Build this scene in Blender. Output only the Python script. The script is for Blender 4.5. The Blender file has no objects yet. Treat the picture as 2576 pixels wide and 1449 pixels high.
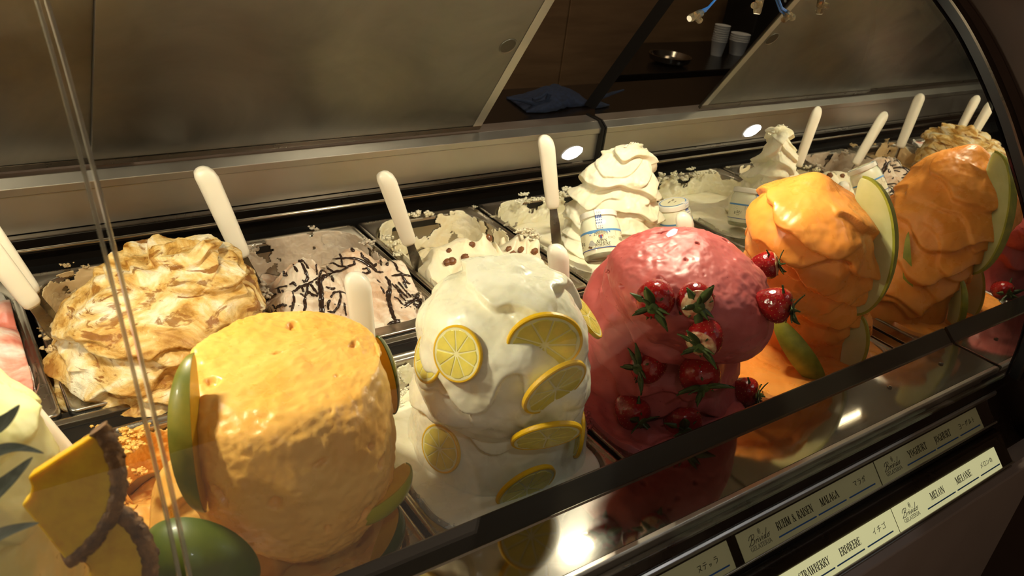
import bpy, bmesh, math, random
import numpy as np
from mathutils import Vector, Matrix
from mathutils.bvhtree import BVHTree

S = bpy.context.scene
COL = S.collection
rnd = random.Random(7)

# ------------------------------------------------------------------ camera
FPX = 2068.6
RM = np.array([[0.8113995, -0.18531485, 0.55433677],
               [-0.57254389, -0.44278038, 0.69002828],
               [0.11757696, -0.87727073, -0.46537267]])   # rows: world x, y, z in camera axes (right, down, forward)
CAM = np.array([0.0, 0.0, 0.60])
cd = bpy.data.cameras.new('camera'); cam = bpy.data.objects.new('camera', cd); COL.objects.link(cam)
cd.sensor_width = 36.0; cd.lens = FPX / 2576 * 36.0; cd.clip_start = 0.02; cd.clip_end = 40
cr, cdn, cf = RM[:, 0], RM[:, 1], RM[:, 2]
cam.matrix_world = Matrix(((cr[0], -cdn[0], -cf[0], CAM[0]), (cr[1], -cdn[1], -cf[1], CAM[1]),
                           (cr[2], -cdn[2], -cf[2], CAM[2]), (0, 0, 0, 1)))
cd.dof.use_dof = True; cd.dof.focus_distance = 1.08; cd.dof.aperture_fstop = 11
S.camera = cam

# ------------------------------------------------------------------ light, exposure
vs = S.view_settings
vs.view_transform = 'Standard'; vs.look = 'None'; vs.gamma = 1; vs.use_curve_mapping = False
vs.exposure = 0.0
cy = S.cycles
cy.max_bounces = 9; cy.diffuse_bounces = 3; cy.glossy_bounces = 5; cy.transmission_bounces = 6; cy.transparent_max_bounces = 20
cy.use_adaptive_sampling = True; cy.adaptive_threshold = 0.025; cy.sample_clamp_indirect = 5
LED = 2150.0            # radiance of the case LEDs
LEDCOL = (1.0, 0.91, 0.66)
DOWN = 160.0             # radiance of the shop's ceiling downlights
W = bpy.data.worlds.new('world'); S.world = W; W.use_nodes = True
W.node_tree.nodes['Background'].inputs[0].default_value = (0.9, 0.66, 0.45, 1)
W.node_tree.nodes['Background'].inputs[1].default_value = 0.40


def ray(u, v):
    r = RM @ np.array([u - 1288, v - 724.5, FPX]); return r / np.linalg.norm(r)
def P(u, v, x=None, y=None, z=None, d=None):
    """point of the case seen at a place of the photograph, on the plane x, y or z (or at depth d)"""
    r = ray(u, v)
    if x is not None: t = (x - CAM[0]) / r[0]
    elif y is not None: t = (y - CAM[1]) / r[1]
    elif z is not None: t = (z - CAM[2]) / r[2]
    else: t = d / (r @ cf)
    return CAM + t * r
def depth(p): return float((np.array(p) - CAM) @ cf)
def st(u, v, hw, y, k=1.0):
    p = P(u, v, y=y); r = hw * depth(p) / FPX
    return (p[0], p[1], p[2], r, r * k)

# ------------------------------------------------------------------ noise
_rs = np.random.RandomState(3)
_perm = np.concatenate([_rs.permutation(256)] * 3)
_g = _rs.normal(size=(256, 3)); _g /= np.linalg.norm(_g, axis=1)[:, None]
def perlin(x, y, z):
    x, y, z = np.broadcast_arrays(np.asarray(x, float), np.asarray(y, float), np.asarray(z, float))
    xi, yi, zi = np.floor(x).astype(int), np.floor(y).astype(int), np.floor(z).astype(int)
    xf, yf, zf = x - xi, y - yi, z - zi
    f = lambda t: t * t * t * (t * (t * 6 - 15) + 10)
    u, v, w = f(xf), f(yf), f(zf)
    out = 0
    for a in (0, 1):
        for b in (0, 1):
            for c in (0, 1):
                h = _perm[_perm[_perm[(xi + a) & 255] + ((yi + b) & 255)] + ((zi + c) & 255)]
                g = _g[h]
                d = g[..., 0] * (xf - a) + g[..., 1] * (yf - b) + g[..., 2] * (zf - c)
                out = out + d * (u if a else 1 - u) * (v if b else 1 - v) * (w if c else 1 - w)
    return out
def fbm(x, y, z, n=4):
    s, a = 0, 1.0
    for i in range(n):
        s = s + a * perlin(x, y, z); x, y, z, a = x * 2.03 + 5.1, y * 2.03 + 1.7, z * 2.03 + 9.2, a * 0.5
    return s
def sstep(a, b, x):
    t = np.clip((x - a) / (b - a), 0, 1); return t * t * (3 - 2 * t)

# ------------------------------------------------------------------ materials
def lin(c):
    if isinstance(c, str): c = tuple(int(c[i:i + 2], 16) / 255 for i in (0, 2, 4))
    return tuple(x / 12.92 if x <= 0.04045 else ((x + 0.055) / 1.055) ** 2.4 for x in c) + (1.0,)
class NT:
    def __init__(s, name):
        s.m = bpy.data.materials.new(name); s.m.use_nodes = True; s.t = s.m.node_tree
        s.b = s.t.nodes['Principled BSDF']; s.out = s.t.nodes['Material Output']
    def n(s, kind, **kw):
        o = s.t.nodes.new(kind)
        for k, v in kw.items():
            if k in o.inputs.keys(): o.inputs[k].default_value = v
            else: setattr(o, k, v)
        return o
    def l(s, a, b): s.t.links.new(a, b)
    def coord(s, scale=(1, 1, 1)):
        tc = s.n('ShaderNodeTexCoord'); mp = s.n('ShaderNodeMapping'); mp.inputs['Scale'].default_value = scale
        s.l(tc.outputs['Object'], mp.inputs['Vector']); return mp.outputs['Vector']
    def noise(s, vec, scale, detail=4, rough=0.55, dist=0.0):
        o = s.n('ShaderNodeTexNoise'); o.inputs['Scale'].default_value = scale; o.inputs['Detail'].default_value = detail
        o.inputs['Roughness'].default_value = rough; o.inputs['Distortion'].default_value = dist
        s.l(vec, o.inputs['Vector']); return o.outputs['Fac']
    def ramp(s, fac, stops):
        o = s.n('ShaderNodeValToRGB'); e = o.color_ramp.elements
        while len(e) < len(stops): e.new(0.5)
        for k, (p, c) in enumerate(stops): e[k].position = p; e[k].color = c
        s.l(fac, o.inputs['Fac']); return o.outputs['Color']
    def bump(s, h, strength=0.3, dist=0.001, prev=None):
        o = s.n('ShaderNodeBump'); o.inputs['Strength'].default_value = strength; o.inputs['Distance'].default_value = dist
        s.l(h, o.inputs['Height'])
        if prev is not None: s.l(prev, o.inputs['Normal'])
        return o.outputs['Normal']
def mat(name, col, rough=0.5, metal=0.0, spec=0.5, sss=0.0, rad=(0.006, 0.004, 0.002), coat=0.0, trans=0.0, ior=1.45,
        var=0.0, vscale=20, bump=0.0, bscale=60, stretch=(1, 1, 1), bdist=0.001, col2=None, rvar=0.0):
    k = NT(name); b = k.b; c = lin(col)
    b.inputs['Base Color'].default_value = c; b.inputs['Roughness'].default_value = rough; b.inputs['Metallic'].default_value = metal
    b.inputs['Specular IOR Level'].default_value = spec; b.inputs['IOR'].default_value = ior
    b.inputs['Transmission Weight'].default_value = trans
    if sss: 
        b.inputs['Subsurface Weight'].default_value = sss; b.inputs['Subsurface Radius'].default_value = rad; b.inputs['Subsurface Scale'].default_value = 1.0
    if coat: b.inputs['Coat Weight'].default_value = coat; b.inputs['Coat Roughness'].default_value = 0.06
    v = k.coord(stretch)
    if var or col2:
        f = k.noise(v, vscale, 5, 0.6)
        c2 = lin(col2) if col2 else tuple(x * (1 - var) for x in c[:3]) + (1,)
        k.l(k.ramp(f, [(0.35, c2), (0.65, c)]), b.inputs['Base Color'])
    if rvar:
        f = k.noise(v, vscale, 4, 0.6); mr = k.n('ShaderNodeMapRange'); k.l(f, mr.inputs[0])
        mr.inputs[1].default_value = 0.3; mr.inputs[2].default_value = 0.7; mr.inputs[3].default_value = max(0.02, rough - rvar); mr.inputs[4].default_value = rough + rvar
        k.l(mr.outputs[0], b.inputs['Roughness'])
    if bump: k.l(k.bump(k.noise(v, bscale, 5, 0.6), bump, bdist), b.inputs['Normal'])
    return k.m
def gelato_mat(name, col, col2=None, rough=0.36, sss=0.18, ice=0.35, vscale=16, specks=None):
    k = NT(name); b = k.b; v = k.coord()
    c = lin(col); c2 = lin(col2) if col2 else tuple(x * 0.9 for x in c[:3]) + (1,)
    colr = k.ramp(k.noise(v, vscale, 5, 0.6, 0.6), [(0.36, c2), (0.62, c)])
    if specks:
        vo = k.n('ShaderNodeTexVoronoi'); vo.inputs['Scale'].default_value = 110; k.l(v, vo.inputs['Vector'])
        mask = k.ramp(vo.outputs['Distance'], [(0.05, (1, 1, 1, 1)), (0.085, (0, 0, 0, 1))])
        mx = k.n('ShaderNodeMix', data_type='RGBA'); k.l(mask, mx.inputs[0]); k.l(colr, mx.inputs[6]); mx.inputs[7].default_value = lin(specks)
        colr = mx.outputs[2]
    k.l(colr, b.inputs['Base Color'])
    b.inputs['Subsurface Weight'].default_value = sss; b.inputs['Subsurface Radius'].default_value = (0.006, 0.004, 0.0022)
    b.inputs['Subsurface Scale'].default_value = 1.0; b.inputs['Specular IOR Level'].default_value = 0.45
    f = k.noise(v, 26, 4, 0.6); mr = k.n('ShaderNodeMapRange'); k.l(f, mr.inputs[0])
    mr.inputs[1].default_value = 0.35; mr.inputs[2].default_value = 0.65; mr.inputs[3].default_value = rough - 0.08; mr.inputs[4].default_value = rough + 0.2
    k.l(mr.outputs[0], b.inputs['Roughness'])
    n1 = k.bump(k.noise(v, 90, 6, 0.65, 0.4), ice, 0.0016)
    n2 = k.bump(k.noise(v, 420, 3, 0.6), ice * 0.6, 0.0005, n1)
    k.l(n2, b.inputs['Normal'])
    return k.m
def steel_mat(name, col, rough, stretch=(2, 300, 300), bs=0.12, var=0.25, smudge=0.0, vscale=5):
    k = NT(name); b = k.b
    b.inputs['Metallic'].default_value = 1.0
    c = lin(col); c2 = tuple(x * (1 - var) for x in c[:3]) + (1,)
    v0 = k.coord((1, 1, 1)); vs_ = k.coord(stretch)
    k.l(k.ramp(k.noise(v0, vscale, 6, 0.65, 0.8), [(0.3, c2), (0.7, c)]), b.inputs['Base Color'])
    f = k.noise(v0, vscale * 1.7, 5, 0.7, 0.5); mr = k.n('ShaderNodeMapRange'); k.l(f, mr.inputs[0])
    mr.inputs[1].default_value = 0.3; mr.inputs[2].default_value = 0.7; mr.inputs[3].default_value = max(0.02, rough - smudge); mr.inputs[4].default_value = rough + smudge
    k.l(mr.outputs[0], b.inputs['Roughness'])
    k.l(k.bump(k.noise(vs_, 3.0, 3, 0.7), bs, 0.0006), b.inputs['Normal'])
    return k.m
def glass_mat(name, tint=(0.985, 0.99, 0.985), refl=1.0):
    k = NT(name); k.t.nodes.remove(k.b)
    tr = k.n('ShaderNodeBsdfTransparent'); tr.inputs[0].default_value = tint + (1,)
    gl = k.n('ShaderNodeBsdfGlossy'); gl.inputs['Roughness'].default_value = 0.0
    fr = k.n('ShaderNodeFresnel'); ge = k.n('ShaderNodeNewGeometry'); mr = k.n('ShaderNodeMapRange')   # same strength from both sides of the thin pane
    k.l(ge.outputs['Backfacing'], mr.inputs[0]); mr.inputs[3].default_value = 1.45; mr.inputs[4].default_value = 1 / 1.45; k.l(mr.outputs[0], fr.inputs[0])
    mx = k.n('ShaderNodeMixShader'); k.l(fr.outputs[0], mx.inputs[0]); k.l(tr.outputs[0], mx.inputs[1]); k.l(gl.outputs[0], mx.inputs[2])
    k.l(mx.outputs[0], k.out.inputs[0]); return k.m
def emit_mat(name, col, s):
    k = NT(name); k.b.inputs['Base Color'].default_value = (0, 0, 0, 1)
    k.b.inputs['Emission Color'].default_value = tuple(col) + (1,); k.b.inputs['Emission Strength'].default_value = s; return k.m

M = {}
M['steel'] = steel_mat('pan_steel', 'b8b0a3', 0.27, (200, 200, 4), 0.06, 0.15, 0.06)
M['steel_rail'] = steel_mat('rail_steel', 'aaa196', 0.05, (2, 420, 300), 0.008, 0.18, 0.03)
M['steel_edge'] = steel_mat('edge_steel', 'd0c8ba', 0.38, (3, 300, 300), 0.04, 0.1, 0.04)
M['steel_ledge'] = steel_mat('ledge_steel', 'cdc9c2', 0.36, (3, 400, 400), 0.03, 0.10, 0.05)
M['steel_door'] = steel_mat('door_steel', '8c8880', 0.40, (3, 260, 260), 0.05, 0.34, 0.10, 3.5)
# the rail: a polished sheet with a soft brushed haze over its sharp reflection
_t = M['steel_rail'].node_tree; _p = _t.nodes['Principled BSDF']; _g2 = _t.nodes.new('ShaderNodeBsdfGlossy'); _g2.inputs['Roughness'].default_value = 0.24; _g2.inputs['Color'].default_value = (.42, .40, .36, 1)
_mx = _t.nodes.new('ShaderNodeMixShader'); _mx.inputs[0].default_value = 0.10
_t.links.new(_p.outputs[0], _mx.inputs[1]); _t.links.new(_g2.outputs[0], _mx.inputs[2]); _t.links.new(_mx.outputs[0], _t.nodes['Material Output'].inputs[0])
M['steel_dish'] = steel_mat('dish_steel', '5d5850', 0.35, (3, 260, 260), 0.05, 0.2, 0.05)
M['steel_bright'] = steel_mat('polished_steel', 'c8c0b2', 0.16, (3, 300, 300), 0.05, 0.1, 0.03)
M['dark'] = mat('dark_liner', '1d1712', 0.35, 0.6, var=0.3, vscale=12, bump=0.08)
M['darkmetal'] = steel_mat('dark_metal', '655b50', 0.30, (2, 300, 300), 0.1, 0.3, 0.06)
M['black'] = mat('black_rubber', '0d0b0a', 0.45, var=0.3)
M['lipdark'] = mat('dark_lip_metal', '3f382c', 0.34, 0.6, var=0.2, vscale=4, stretch=(1, 8, 8), bump=0.05, bscale=40)
M['mirror'] = NT('mirror_silver').m
_b = M['mirror'].node_tree.nodes['Principled BSDF']; _b.inputs['Metallic'].default_value = 1; _b.inputs['Roughness'].default_value = 0.0
_b.inputs['Base Color'].default_value = (0.80, 0.80, 0.76, 1)
M['glass'] = glass_mat('clear_glass')
M['glassedge'] = mat('glass_edge_profile', 'd8cfb8', 0.14, trans=0.7, coat=0.5, spec=0.8, var=0.1)
M['acrylic'] = glass_mat('clear_acrylic', (0.93, 0.92, 0.88))
M['brownpanel'] = mat('brown_laminate', '4a372b', 0.55, spec=0.2, var=0.25, vscale=4, bump=0.05)
M['frontpanel'] = mat('front_panel_brown', '948276', 0.42, var=0.2, vscale=3, bump=0.06)
M['wood'] = mat('wall_wood', '8a6a48', 0.5, col2='75583a', vscale=3, stretch=(1, 1, 8), bump=0.1)
M['worktop'] = mat('dark_worktop', '16120f', 0.22, var=0.3, vscale=30)
M['cabinet'] = mat('back_cabinet', '6b5840', 0.45, var=0.2)
M['ceiling'] = mat('ceiling_paint', '6e6458', 0.8, var=0.1)
M['floor'] = mat('floor_tile', '3a322b', 0.4, var=0.2)
M['white'] = mat('white_handle', 'f3ead8', 0.32, sss=0.15, rad=(.003, .002, .0015), var=0.04, vscale=30, bump=0.04, bscale=200)
M['plasticwhite'] = mat('white_plastic', 'e8e6e0', 0.35, var=0.03)
M['cloth'] = mat('blue_cloth', '1c2842', 0.95, col2='131b2e', vscale=120, bump=0.5, bscale=500)
M['blue'] = mat('blue_tube', '2f6fc4', 0.28, coat=0.4, var=0.1)
M['clearplastic'] = mat('clear_connector', 'e6d6b4', 0.08, trans=0.9, ior=1.45, var=0.02)
M['label'] = mat('label_paper', 'e9ebc4', 0.4, coat=0.5, var=0.05, vscale=8)
M['label_glow'] = mat('label_paper_added_glow', 'e9ebc4', 0.4, coat=0.5, var=0.05, vscale=8)   # added glow stands in for light falling on the lower strips
_b = M['label_glow'].node_tree.nodes['Principled BSDF']; _b.inputs['Emission Color'].default_value = (1.0, 0.98, 0.56, 1); _b.inputs['Emission Strength'].default_value = 0.55
M['ink'] = mat('black_ink', '1d1a14', 0.6, var=0.1)
M['inkgrey'] = mat('grey_ink', '77776f', 0.6, var=0.1)
M['inkblue'] = mat('blue_ink', '2f67b8', 0.5, var=0.1)
M['led'] = emit_mat('led_emitter', LEDCOL, LED)
M['down'] = emit_mat('downlight_emitter', (0.92, 0.97, 1.0), DOWN)

# ------------------------------------------------------------------ object helpers
def mesh(name, verts, faces, smooth=True):
    me = bpy.data.meshes.new(name)
    me.from_pydata([tuple(map(float, v)) for v in verts], [], [tuple(map(int, f)) for f in faces])
    if smooth: me.polygons.foreach_set('use_smooth', [True] * len(me.polygons))
    me.update(); return me
def link(name, me, material=None, parent=None, mw=None):
    o = bpy.data.objects.new(name, me); COL.objects.link(o)
    if material is not None:
        for m_ in (material if isinstance(material, (list, tuple)) else [material]): me.materials.append(m_)
    if parent is not None: o.parent = parent
    if mw is not None: o.matrix_local = mw
    return o
def tag(o, label=None, cat=None, group=None, kind=None):
    if label: o['label'] = label
    if cat: o['category'] = cat
    if group: o['group'] = group
    if kind: o['kind'] = kind
    return o
def thing(name, label, cat, mw=None, group=None):
    o = bpy.data.objects.new(name, None); COL.objects.link(o); o.empty_display_size = 0.01
    if mw is not None: o.matrix_world = mw if isinstance(mw, Matrix) else Matrix.Translation(Vector(mw))
    return tag(o, label, cat, group)
def copy_tree(o, mw, label=None, group=None):
    c = o.copy(); COL.objects.link(c); c.matrix_world = mw
    if label: c['label'] = label
    if group: c['group'] = group
    for ch in o.children:
        d = ch.copy(); COL.objects.link(d); d.parent = c
        for g in ch.children:
            e = g.copy(); COL.objects.link(e); e.parent = d
    return c
def frame(origin, z, x=None):
    z = Vector(z).normalized(); x = Vector(x if x is not None else (1, 0.123, 0))
    x = (x - z * x.dot(z))
    if x.length < 1e-6: x = Vector((0, 1, 0)) - z * z.y
    x.normalize(); y = z.cross(x)
    return Matrix(((x.x, y.x, z.x, origin[0]), (x.y, y.y, z.y, origin[1]), (x.z, y.z, z.z, origin[2]), (0, 0, 0, 1)))
class B:
    """collects simple shapes into one mesh"""
    def __init__(s): s.v = []; s.f = []
    def add(s, vs_, fs):
        k = len(s.v); s.v += [tuple(v) for v in vs_]; s.f += [tuple(i + k for i in f) for f in fs]; return s
    def box(s, x0, x1, y0, y1, z0, z1):
        return s.add([(x0, y0, z0), (x1, y0, z0), (x1, y1, z0), (x0, y1, z0), (x0, y0, z1), (x1, y0, z1), (x1, y1, z1), (x0, y1, z1)],
                     [(3, 2, 1, 0), (4, 5, 6, 7), (0, 1, 5, 4), (1, 2, 6, 5), (2, 3, 7, 6), (3, 0, 4, 7)])
    def prism(s, prof, x0, x1, axis='x'):
        n = len(prof); f = lambda a, p: (a, p[0], p[1]) if axis == 'x' else ((p[0], a, p[1]) if axis == 'y' else (p[0], p[1], a))
        return s.add([f(x0, p) for p in prof] + [f(x1, p) for p in prof],
                     [tuple(range(n))[::-1], tuple(range(n, 2 * n))] + [(i, (i + 1) % n, n + (i + 1) % n, n + i) for i in range(n)])
    def lathe(s, prof, n=24, mw=None, ell=1.0):
        vs_ = []; fs = []
        for (r, z) in prof:
            for k in range(n): a = 2 * math.pi * k / n; vs_.append((r * math.cos(a), ell * r * math.sin(a), z))
        for i in range(len(prof) - 1):
            for k in range(n): fs.append((i * n + k, i * n + (k + 1) % n, (i + 1) * n + (k + 1) % n, (i + 1) * n + k))
        fs.append(tuple(range(n))[::-1]); fs.append(tuple(range((len(prof) - 1) * n, len(prof) * n)))
        if mw is not None: vs_ = [tuple(mw @ Vector(v)) for v in vs_]
        return s.add(vs_, fs)
    def tube(s, pts, r, n=8, flat=1.0, up=None):
        pts = [Vector(p) for p in pts]; k0 = len(s.v); m_ = len(pts)
        rr = r if hasattr(r, '__len__') else [r] * m_
        vs_ = []; fs = []; pu = Vector(up) if up is not None else Vector((0.3, 0.2, 1))
        for i, p in enumerate(pts):
            t = (pts[min(i + 1, m_ - 1)] - pts[max(i - 1, 0)]).normalized()
            a = t.cross(pu)
            if a.length < 1e-5: a = t.cross(Vector((1, 0, 0)))
            a.normalize(); b = a.cross(t)
            if up is None: pu = b
            for k in range(n):
                q = 2 * math.pi * k / n; vs_.append(tuple(p + rr[i] * (math.cos(q) * a + flat * math.sin(q) * b)))
        for i in range(m_ - 1):
            for k in range(n): fs.append((i * n + k, i * n + (k + 1) % n, (i + 1) * n + (k + 1) % n, (i + 1) * n + k))
        fs.append(tuple(range(n))[::-1]); fs.append(tuple(range((m_ - 1) * n, m_ * n)))
        return s.add(vs_, fs)
    def obj(s, name, material, parent=None, smooth=False, bevel=0, mw=None, segs=2, sharp=True):
        me = mesh(name, s.v, s.f, smooth)
        bm = bmesh.new(); bm.from_mesh(me); bmesh.ops.recalc_face_normals(bm, faces=bm.faces)
        if smooth and sharp:
            for e in bm.edges:
                if len(e.link_faces) == 2 and e.calc_face_angle(0) > 0.7: e.smooth = False
        bm.to_mesh(me); bm.free()
        o = link(name, me, material, parent, mw)
        if bevel:
            md = o.modifiers.new('bevel', 'BEVEL'); md.width = bevel; md.segments = segs; md.limit_method = 'ANGLE'
        return o
def recenter(o, base):
    """move the origin of a world-built mesh to its base"""
    b = Vector([float(t) for t in base]); o.data.transform(Matrix.Translation(-b)); o.location = b; return o

def rrect(x0, x1, y0, y1, r, ks=14, ka=10):
    pts = []
    cs = [(x1 - r, y0 + r, -90), (x1 - r, y1 - r, 0), (x0 + r, y1 - r, 90), (x0 + r, y0 + r, 180)]
    for i, (cx, cy, a0) in enumerate(cs):
        arc = [(cx + r * math.cos(math.radians(a0 + 90 * k / ka)), cy + r * math.sin(math.radians(a0 + 90 * k / ka))) for k in range(ka + 1)]
        pts += arc
        nx = cs[(i + 1) % 4]; a = math.radians(nx[2]); q = (nx[0] + r * math.cos(a), nx[1] + r * math.sin(a))
        for k in range(1, ks): t = k / ks; pts.append((arc[-1][0] * (1 - t) + q[0] * t, arc[-1][1] * (1 - t) + q[1] * t))
    return np.array(pts)
def rings(loops, close_last=True, flip=False):
    n = len(loops[0]); v = [p for L in loops for p in L]; f = []
    for i in range(len(loops) - 1):
        for k in range(n): f.append((i * n + k, i * n + (k + 1) % n, (i + 1) * n + (k + 1) % n, (i + 1) * n + k))
    if close_last: f.append(tuple(range((len(loops) - 1) * n, len(loops) * n)))
    return v, f
def hermite(x, xs, ys):
    """smooth interpolation through stations"""
    xs = np.asarray(xs, float); ys = np.asarray(ys, float); m_ = np.gradient(ys, xs, axis=0)
    i = np.clip(np.searchsorted(xs, x) - 1, 0, len(xs) - 2); h = (xs[i + 1] - xs[i]); t = (x - xs[i]) / h
    if ys.ndim > 1: t = t[:, None]; h = h[:, None]
    return (2 * t**3 - 3 * t**2 + 1) * ys[i] + (t**3 - 2 * t**2 + t) * h * m_[i] + (-2 * t**3 + 3 * t**2) * ys[i + 1] + (t**3 - t**2) * h * m_[i + 1]

BVH = {}
def hit(key, u, v, lift=0.0):
    """where a line of sight meets an ice cream, with the surface normal there"""
    r = ray(u, v); b = BVH[key]
    loc, no, i, d = b.ray_cast(Vector(CAM), Vector(r), 5)
    if loc is None: return None, None
    if no.dot(Vector(r)) > 0: no = -no
    return loc + no * lift, no

# ================================================================== STRUCTURE (room)
XM = 1.19                     # the mirror's plane
b = B(); b.box(-3, 3.5, -2.5, 3.2, -1.0, -0.95); tag(b.obj('floor', M['floor']), kind='structure')
b = B(); b.box(-3, 3.5, -2.5, 3.2, 1.9, 1.95); tag(b.obj('ceiling', M['ceiling']), kind='structure')
wb = B().box(-3, 3.5, 2.32, 2.40, -0.95, 1.9).obj('wall_back', M['cabinet']); tag(wb, kind='structure')
for i in range(9):            # wood boards of the back wall, with open joints
    x0 = -2.4 + i * 0.62
    B().box(x0, x0 + 0.614, 2.30, 2.32, -0.95, 1.9).obj('panel', M['wood'], wb, bevel=0.002)
B().box(3.44, 3.5, -2.5, 2.32, -0.95, 1.9).obj('wall_right', M['brownpanel'])
bpy.data.objects['wall_right']['kind'] = 'structure'
B().box(-3.05, -3.0, -2.5, 2.32, -0.95, 1.9).obj('wall_left', M['brownpanel'])
bpy.data.objects['wall_left']['kind'] = 'structure'

# ================================================================== THE CASE
GP = [(0.690, 0.520), (0.660, 0.503), (0.636, 0.487), (0.591, 0.454), (0.546, 0.413), (0.497, 0.361), (0.460, 0.315), (0.430, 0.275), (0.408, 0.243),
      (0.386, 0.205), (0.368, 0.160), (0.357, 0.115), (0.352, 0.075), (0.3505, 0.034)]
_k = np.linspace(0, 1, len(GP)); GPs = hermite(np.linspace(0, 1, 60), _k, np.array(GP))
XL, XR = -0.75, XM - 0.004    # the case runs on past the frame to the left
case = thing('display_case', 'stainless steel ice cream display case with front rail, rear ledge and glass front', 'display case', (0.4, 0.8, -0.95))
ci = Matrix.Translation((-0.4, -0.8, 0.95))
def cpart(bb, name, m, label=None, **k):
    o = bb.obj(name, M[m], case, mw=ci, **k)
    if label: o['label'] = label
    return o
# tub with an open top
b = B(); b.box(XL, 1.19, 0.434, 1.232, -0.22, -0.20); b.box(XL, 1.19, 0.425, 0.434, -0.22, 0.03); b.box(XL, 1.19, 1.232, 1.242, -0.22, 0.034)
cpart(b, 'tub', 'dark', 'dark liner of the chilled tub')
# shelf that carries the pans between the rows, and its bright bar
b = B(); b.box(XL, XR, 0.786, 0.858, -0.030, -0.0085); cpart(b, 'pan_support', 'black')
b = B(); b.box(XL, XR, 1.180, 1.232, -0.020, -0.0085); cpart(b, 'pan_support', 'black')
b = B(); b.box(XL, XR, 0.434, 0.456, -0.020, -0.0085); cpart(b, 'pan_support', 'black')
b = B(); b.prism([(0.828, -0.0085), (0.838, -0.0085), (0.838, -0.001), (0.834, 0.0005), (0.828, -0.002)], XL, XR); cpart(b, 'divider_bar', 'steel_bright', bevel=0.0008)
b = B(); b.box(1.162, XR, 0.434, 1.23, -0.012, -0.0005); cpart(b, 'filler_strip', 'steel_bright', bevel=0.001)
# front lip and rail
b = B(); b.prism([(0.4295, 0.030), (0.434, 0.028), (0.4515, 0.050), (0.4515, 0.0535), (0.4488, 0.0547), (0.4315, 0.0402), (0.4295, 0.0385)], XL, XR); cpart(b, 'front_lip', 'lipdark', 'dark sloping lip in front of the pans', bevel=0.0006)
b = B(); b.prism([(0.3615, 0.034), (0.4294, 0.034), (0.4294, 0.0390), (0.3660, 0.0398), (0.3620, 0.0388)], XL, XR); cpart(b, 'front_rail', 'steel_rail', 'polished flat front rail that mirrors the lamps', bevel=0.0008)
b = B(); b.prism([(0.4280, 0.0389), (0.4294, 0.0389), (0.4308, 0.0402), (0.4296, 0.0406)], XL, XR); cpart(b, 'rail_bead', 'steel_bright', smooth=True)
b = B(); b.prism([(0.358, 0.022), (0.366, 0.022), (0.3660, 0.0396), (0.3605, 0.0402), (0.3580, 0.0384)], XL, XR); cpart(b, 'rail_bead', 'steel_edge', bevel=0.0007)
for x in (0.98, 1.11):
    b = B(); b.lathe([(0.0032, 0), (0.0032, 0.0010), (0.0018, 0.0018)], 12, Matrix.Translation((x, 0.405, 0.040))); cpart(b, 'screw', 'steel_bright', smooth=True)
# glass channel and label rails on the front
b = B(); b.prism([(0.3440, 0.010), (0.3580, 0.010), (0.3580, 0.0290), (0.3520, 0.0290), (0.3440, 0.0215)], XL, 1.30); cpart(b, 'glass_channel', 'darkmetal', bevel=0.001)
b = B(); b.prism([(0.3400, 0.0120), (0.3438, 0.0120), (0.3438, 0.0190), (0.3400, 0.0175)], XL, 1.16); cpart(b, 'glass_channel', 'steel_ledge', bevel=0.0008)
for (y, z) in ((0.340, 0.010), (0.300, -0.030)):
    q = 0.7071
    pr = [(y + 0.010, z + 0.010), (y - 0.0215, z - 0.0215), (y - 0.0215 + 0.004, z - 0.0215 - 0.004), (y + 0.020, z - 0.010), (y + 0.020, z + 0.010)]
    b = B(); b.prism(pr, XL, 1.135); cpart(b, 'label_rail', 'darkmetal', bevel=0.0008)
    b = B(); b.tube([(XL, y - 0.0222, z - 0.0202), (1.135, y - 0.0222, z - 0.0202)], 0.0014, 10); cpart(b, 'rail_edge', 'steel_edge', smooth=True)
    b = B(); b.prism([(y - 0.0225, z - 0.0195), (y + 0.006, z + 0.009), (y + 0.0052, z + 0.0098), (y - 0.0233, z - 0.0187)], XL, 1.130); cpart(b, 'label_window', 'acrylic')
b = B(); b.prism([(0.3175, -0.0145), (0.345, -0.0145), (0.345, -0.0195), (0.3165, -0.0195)], XL, 1.135); cpart(b, 'label_rail', 'dark', bevel=0.0008)
b = B(); b.prism([(0.268, -0.95), (0.36, -0.95), (0.36, -0.058), (0.279, -0.0585), (0.268, -0.0635)], XL, 1.30); cpart(b, 'front_panel', 'frontpanel', 'brown lower front panel', bevel=0.002)
b = B(); b.prism([(0.277, -0.0562), (0.290, -0.054), (0.290, -0.0570), (0.2765, -0.0585)], XL, 1.135); cpart(b, 'rail_edge', 'steel_ledge', bevel=0.0005)
# corner pieces beyond the mirror
b = B(); b.prism([(0.30, -0.06), (0.425, -0.06), (0.425, 0.036), (0.362, 0.036), (0.345, 0.018), (0.32, -0.03)], 1.137, 1.30); cpart(b, 'corner_cap', 'darkmetal', 'dark steel corner piece at the right end', bevel=0.002)
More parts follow.
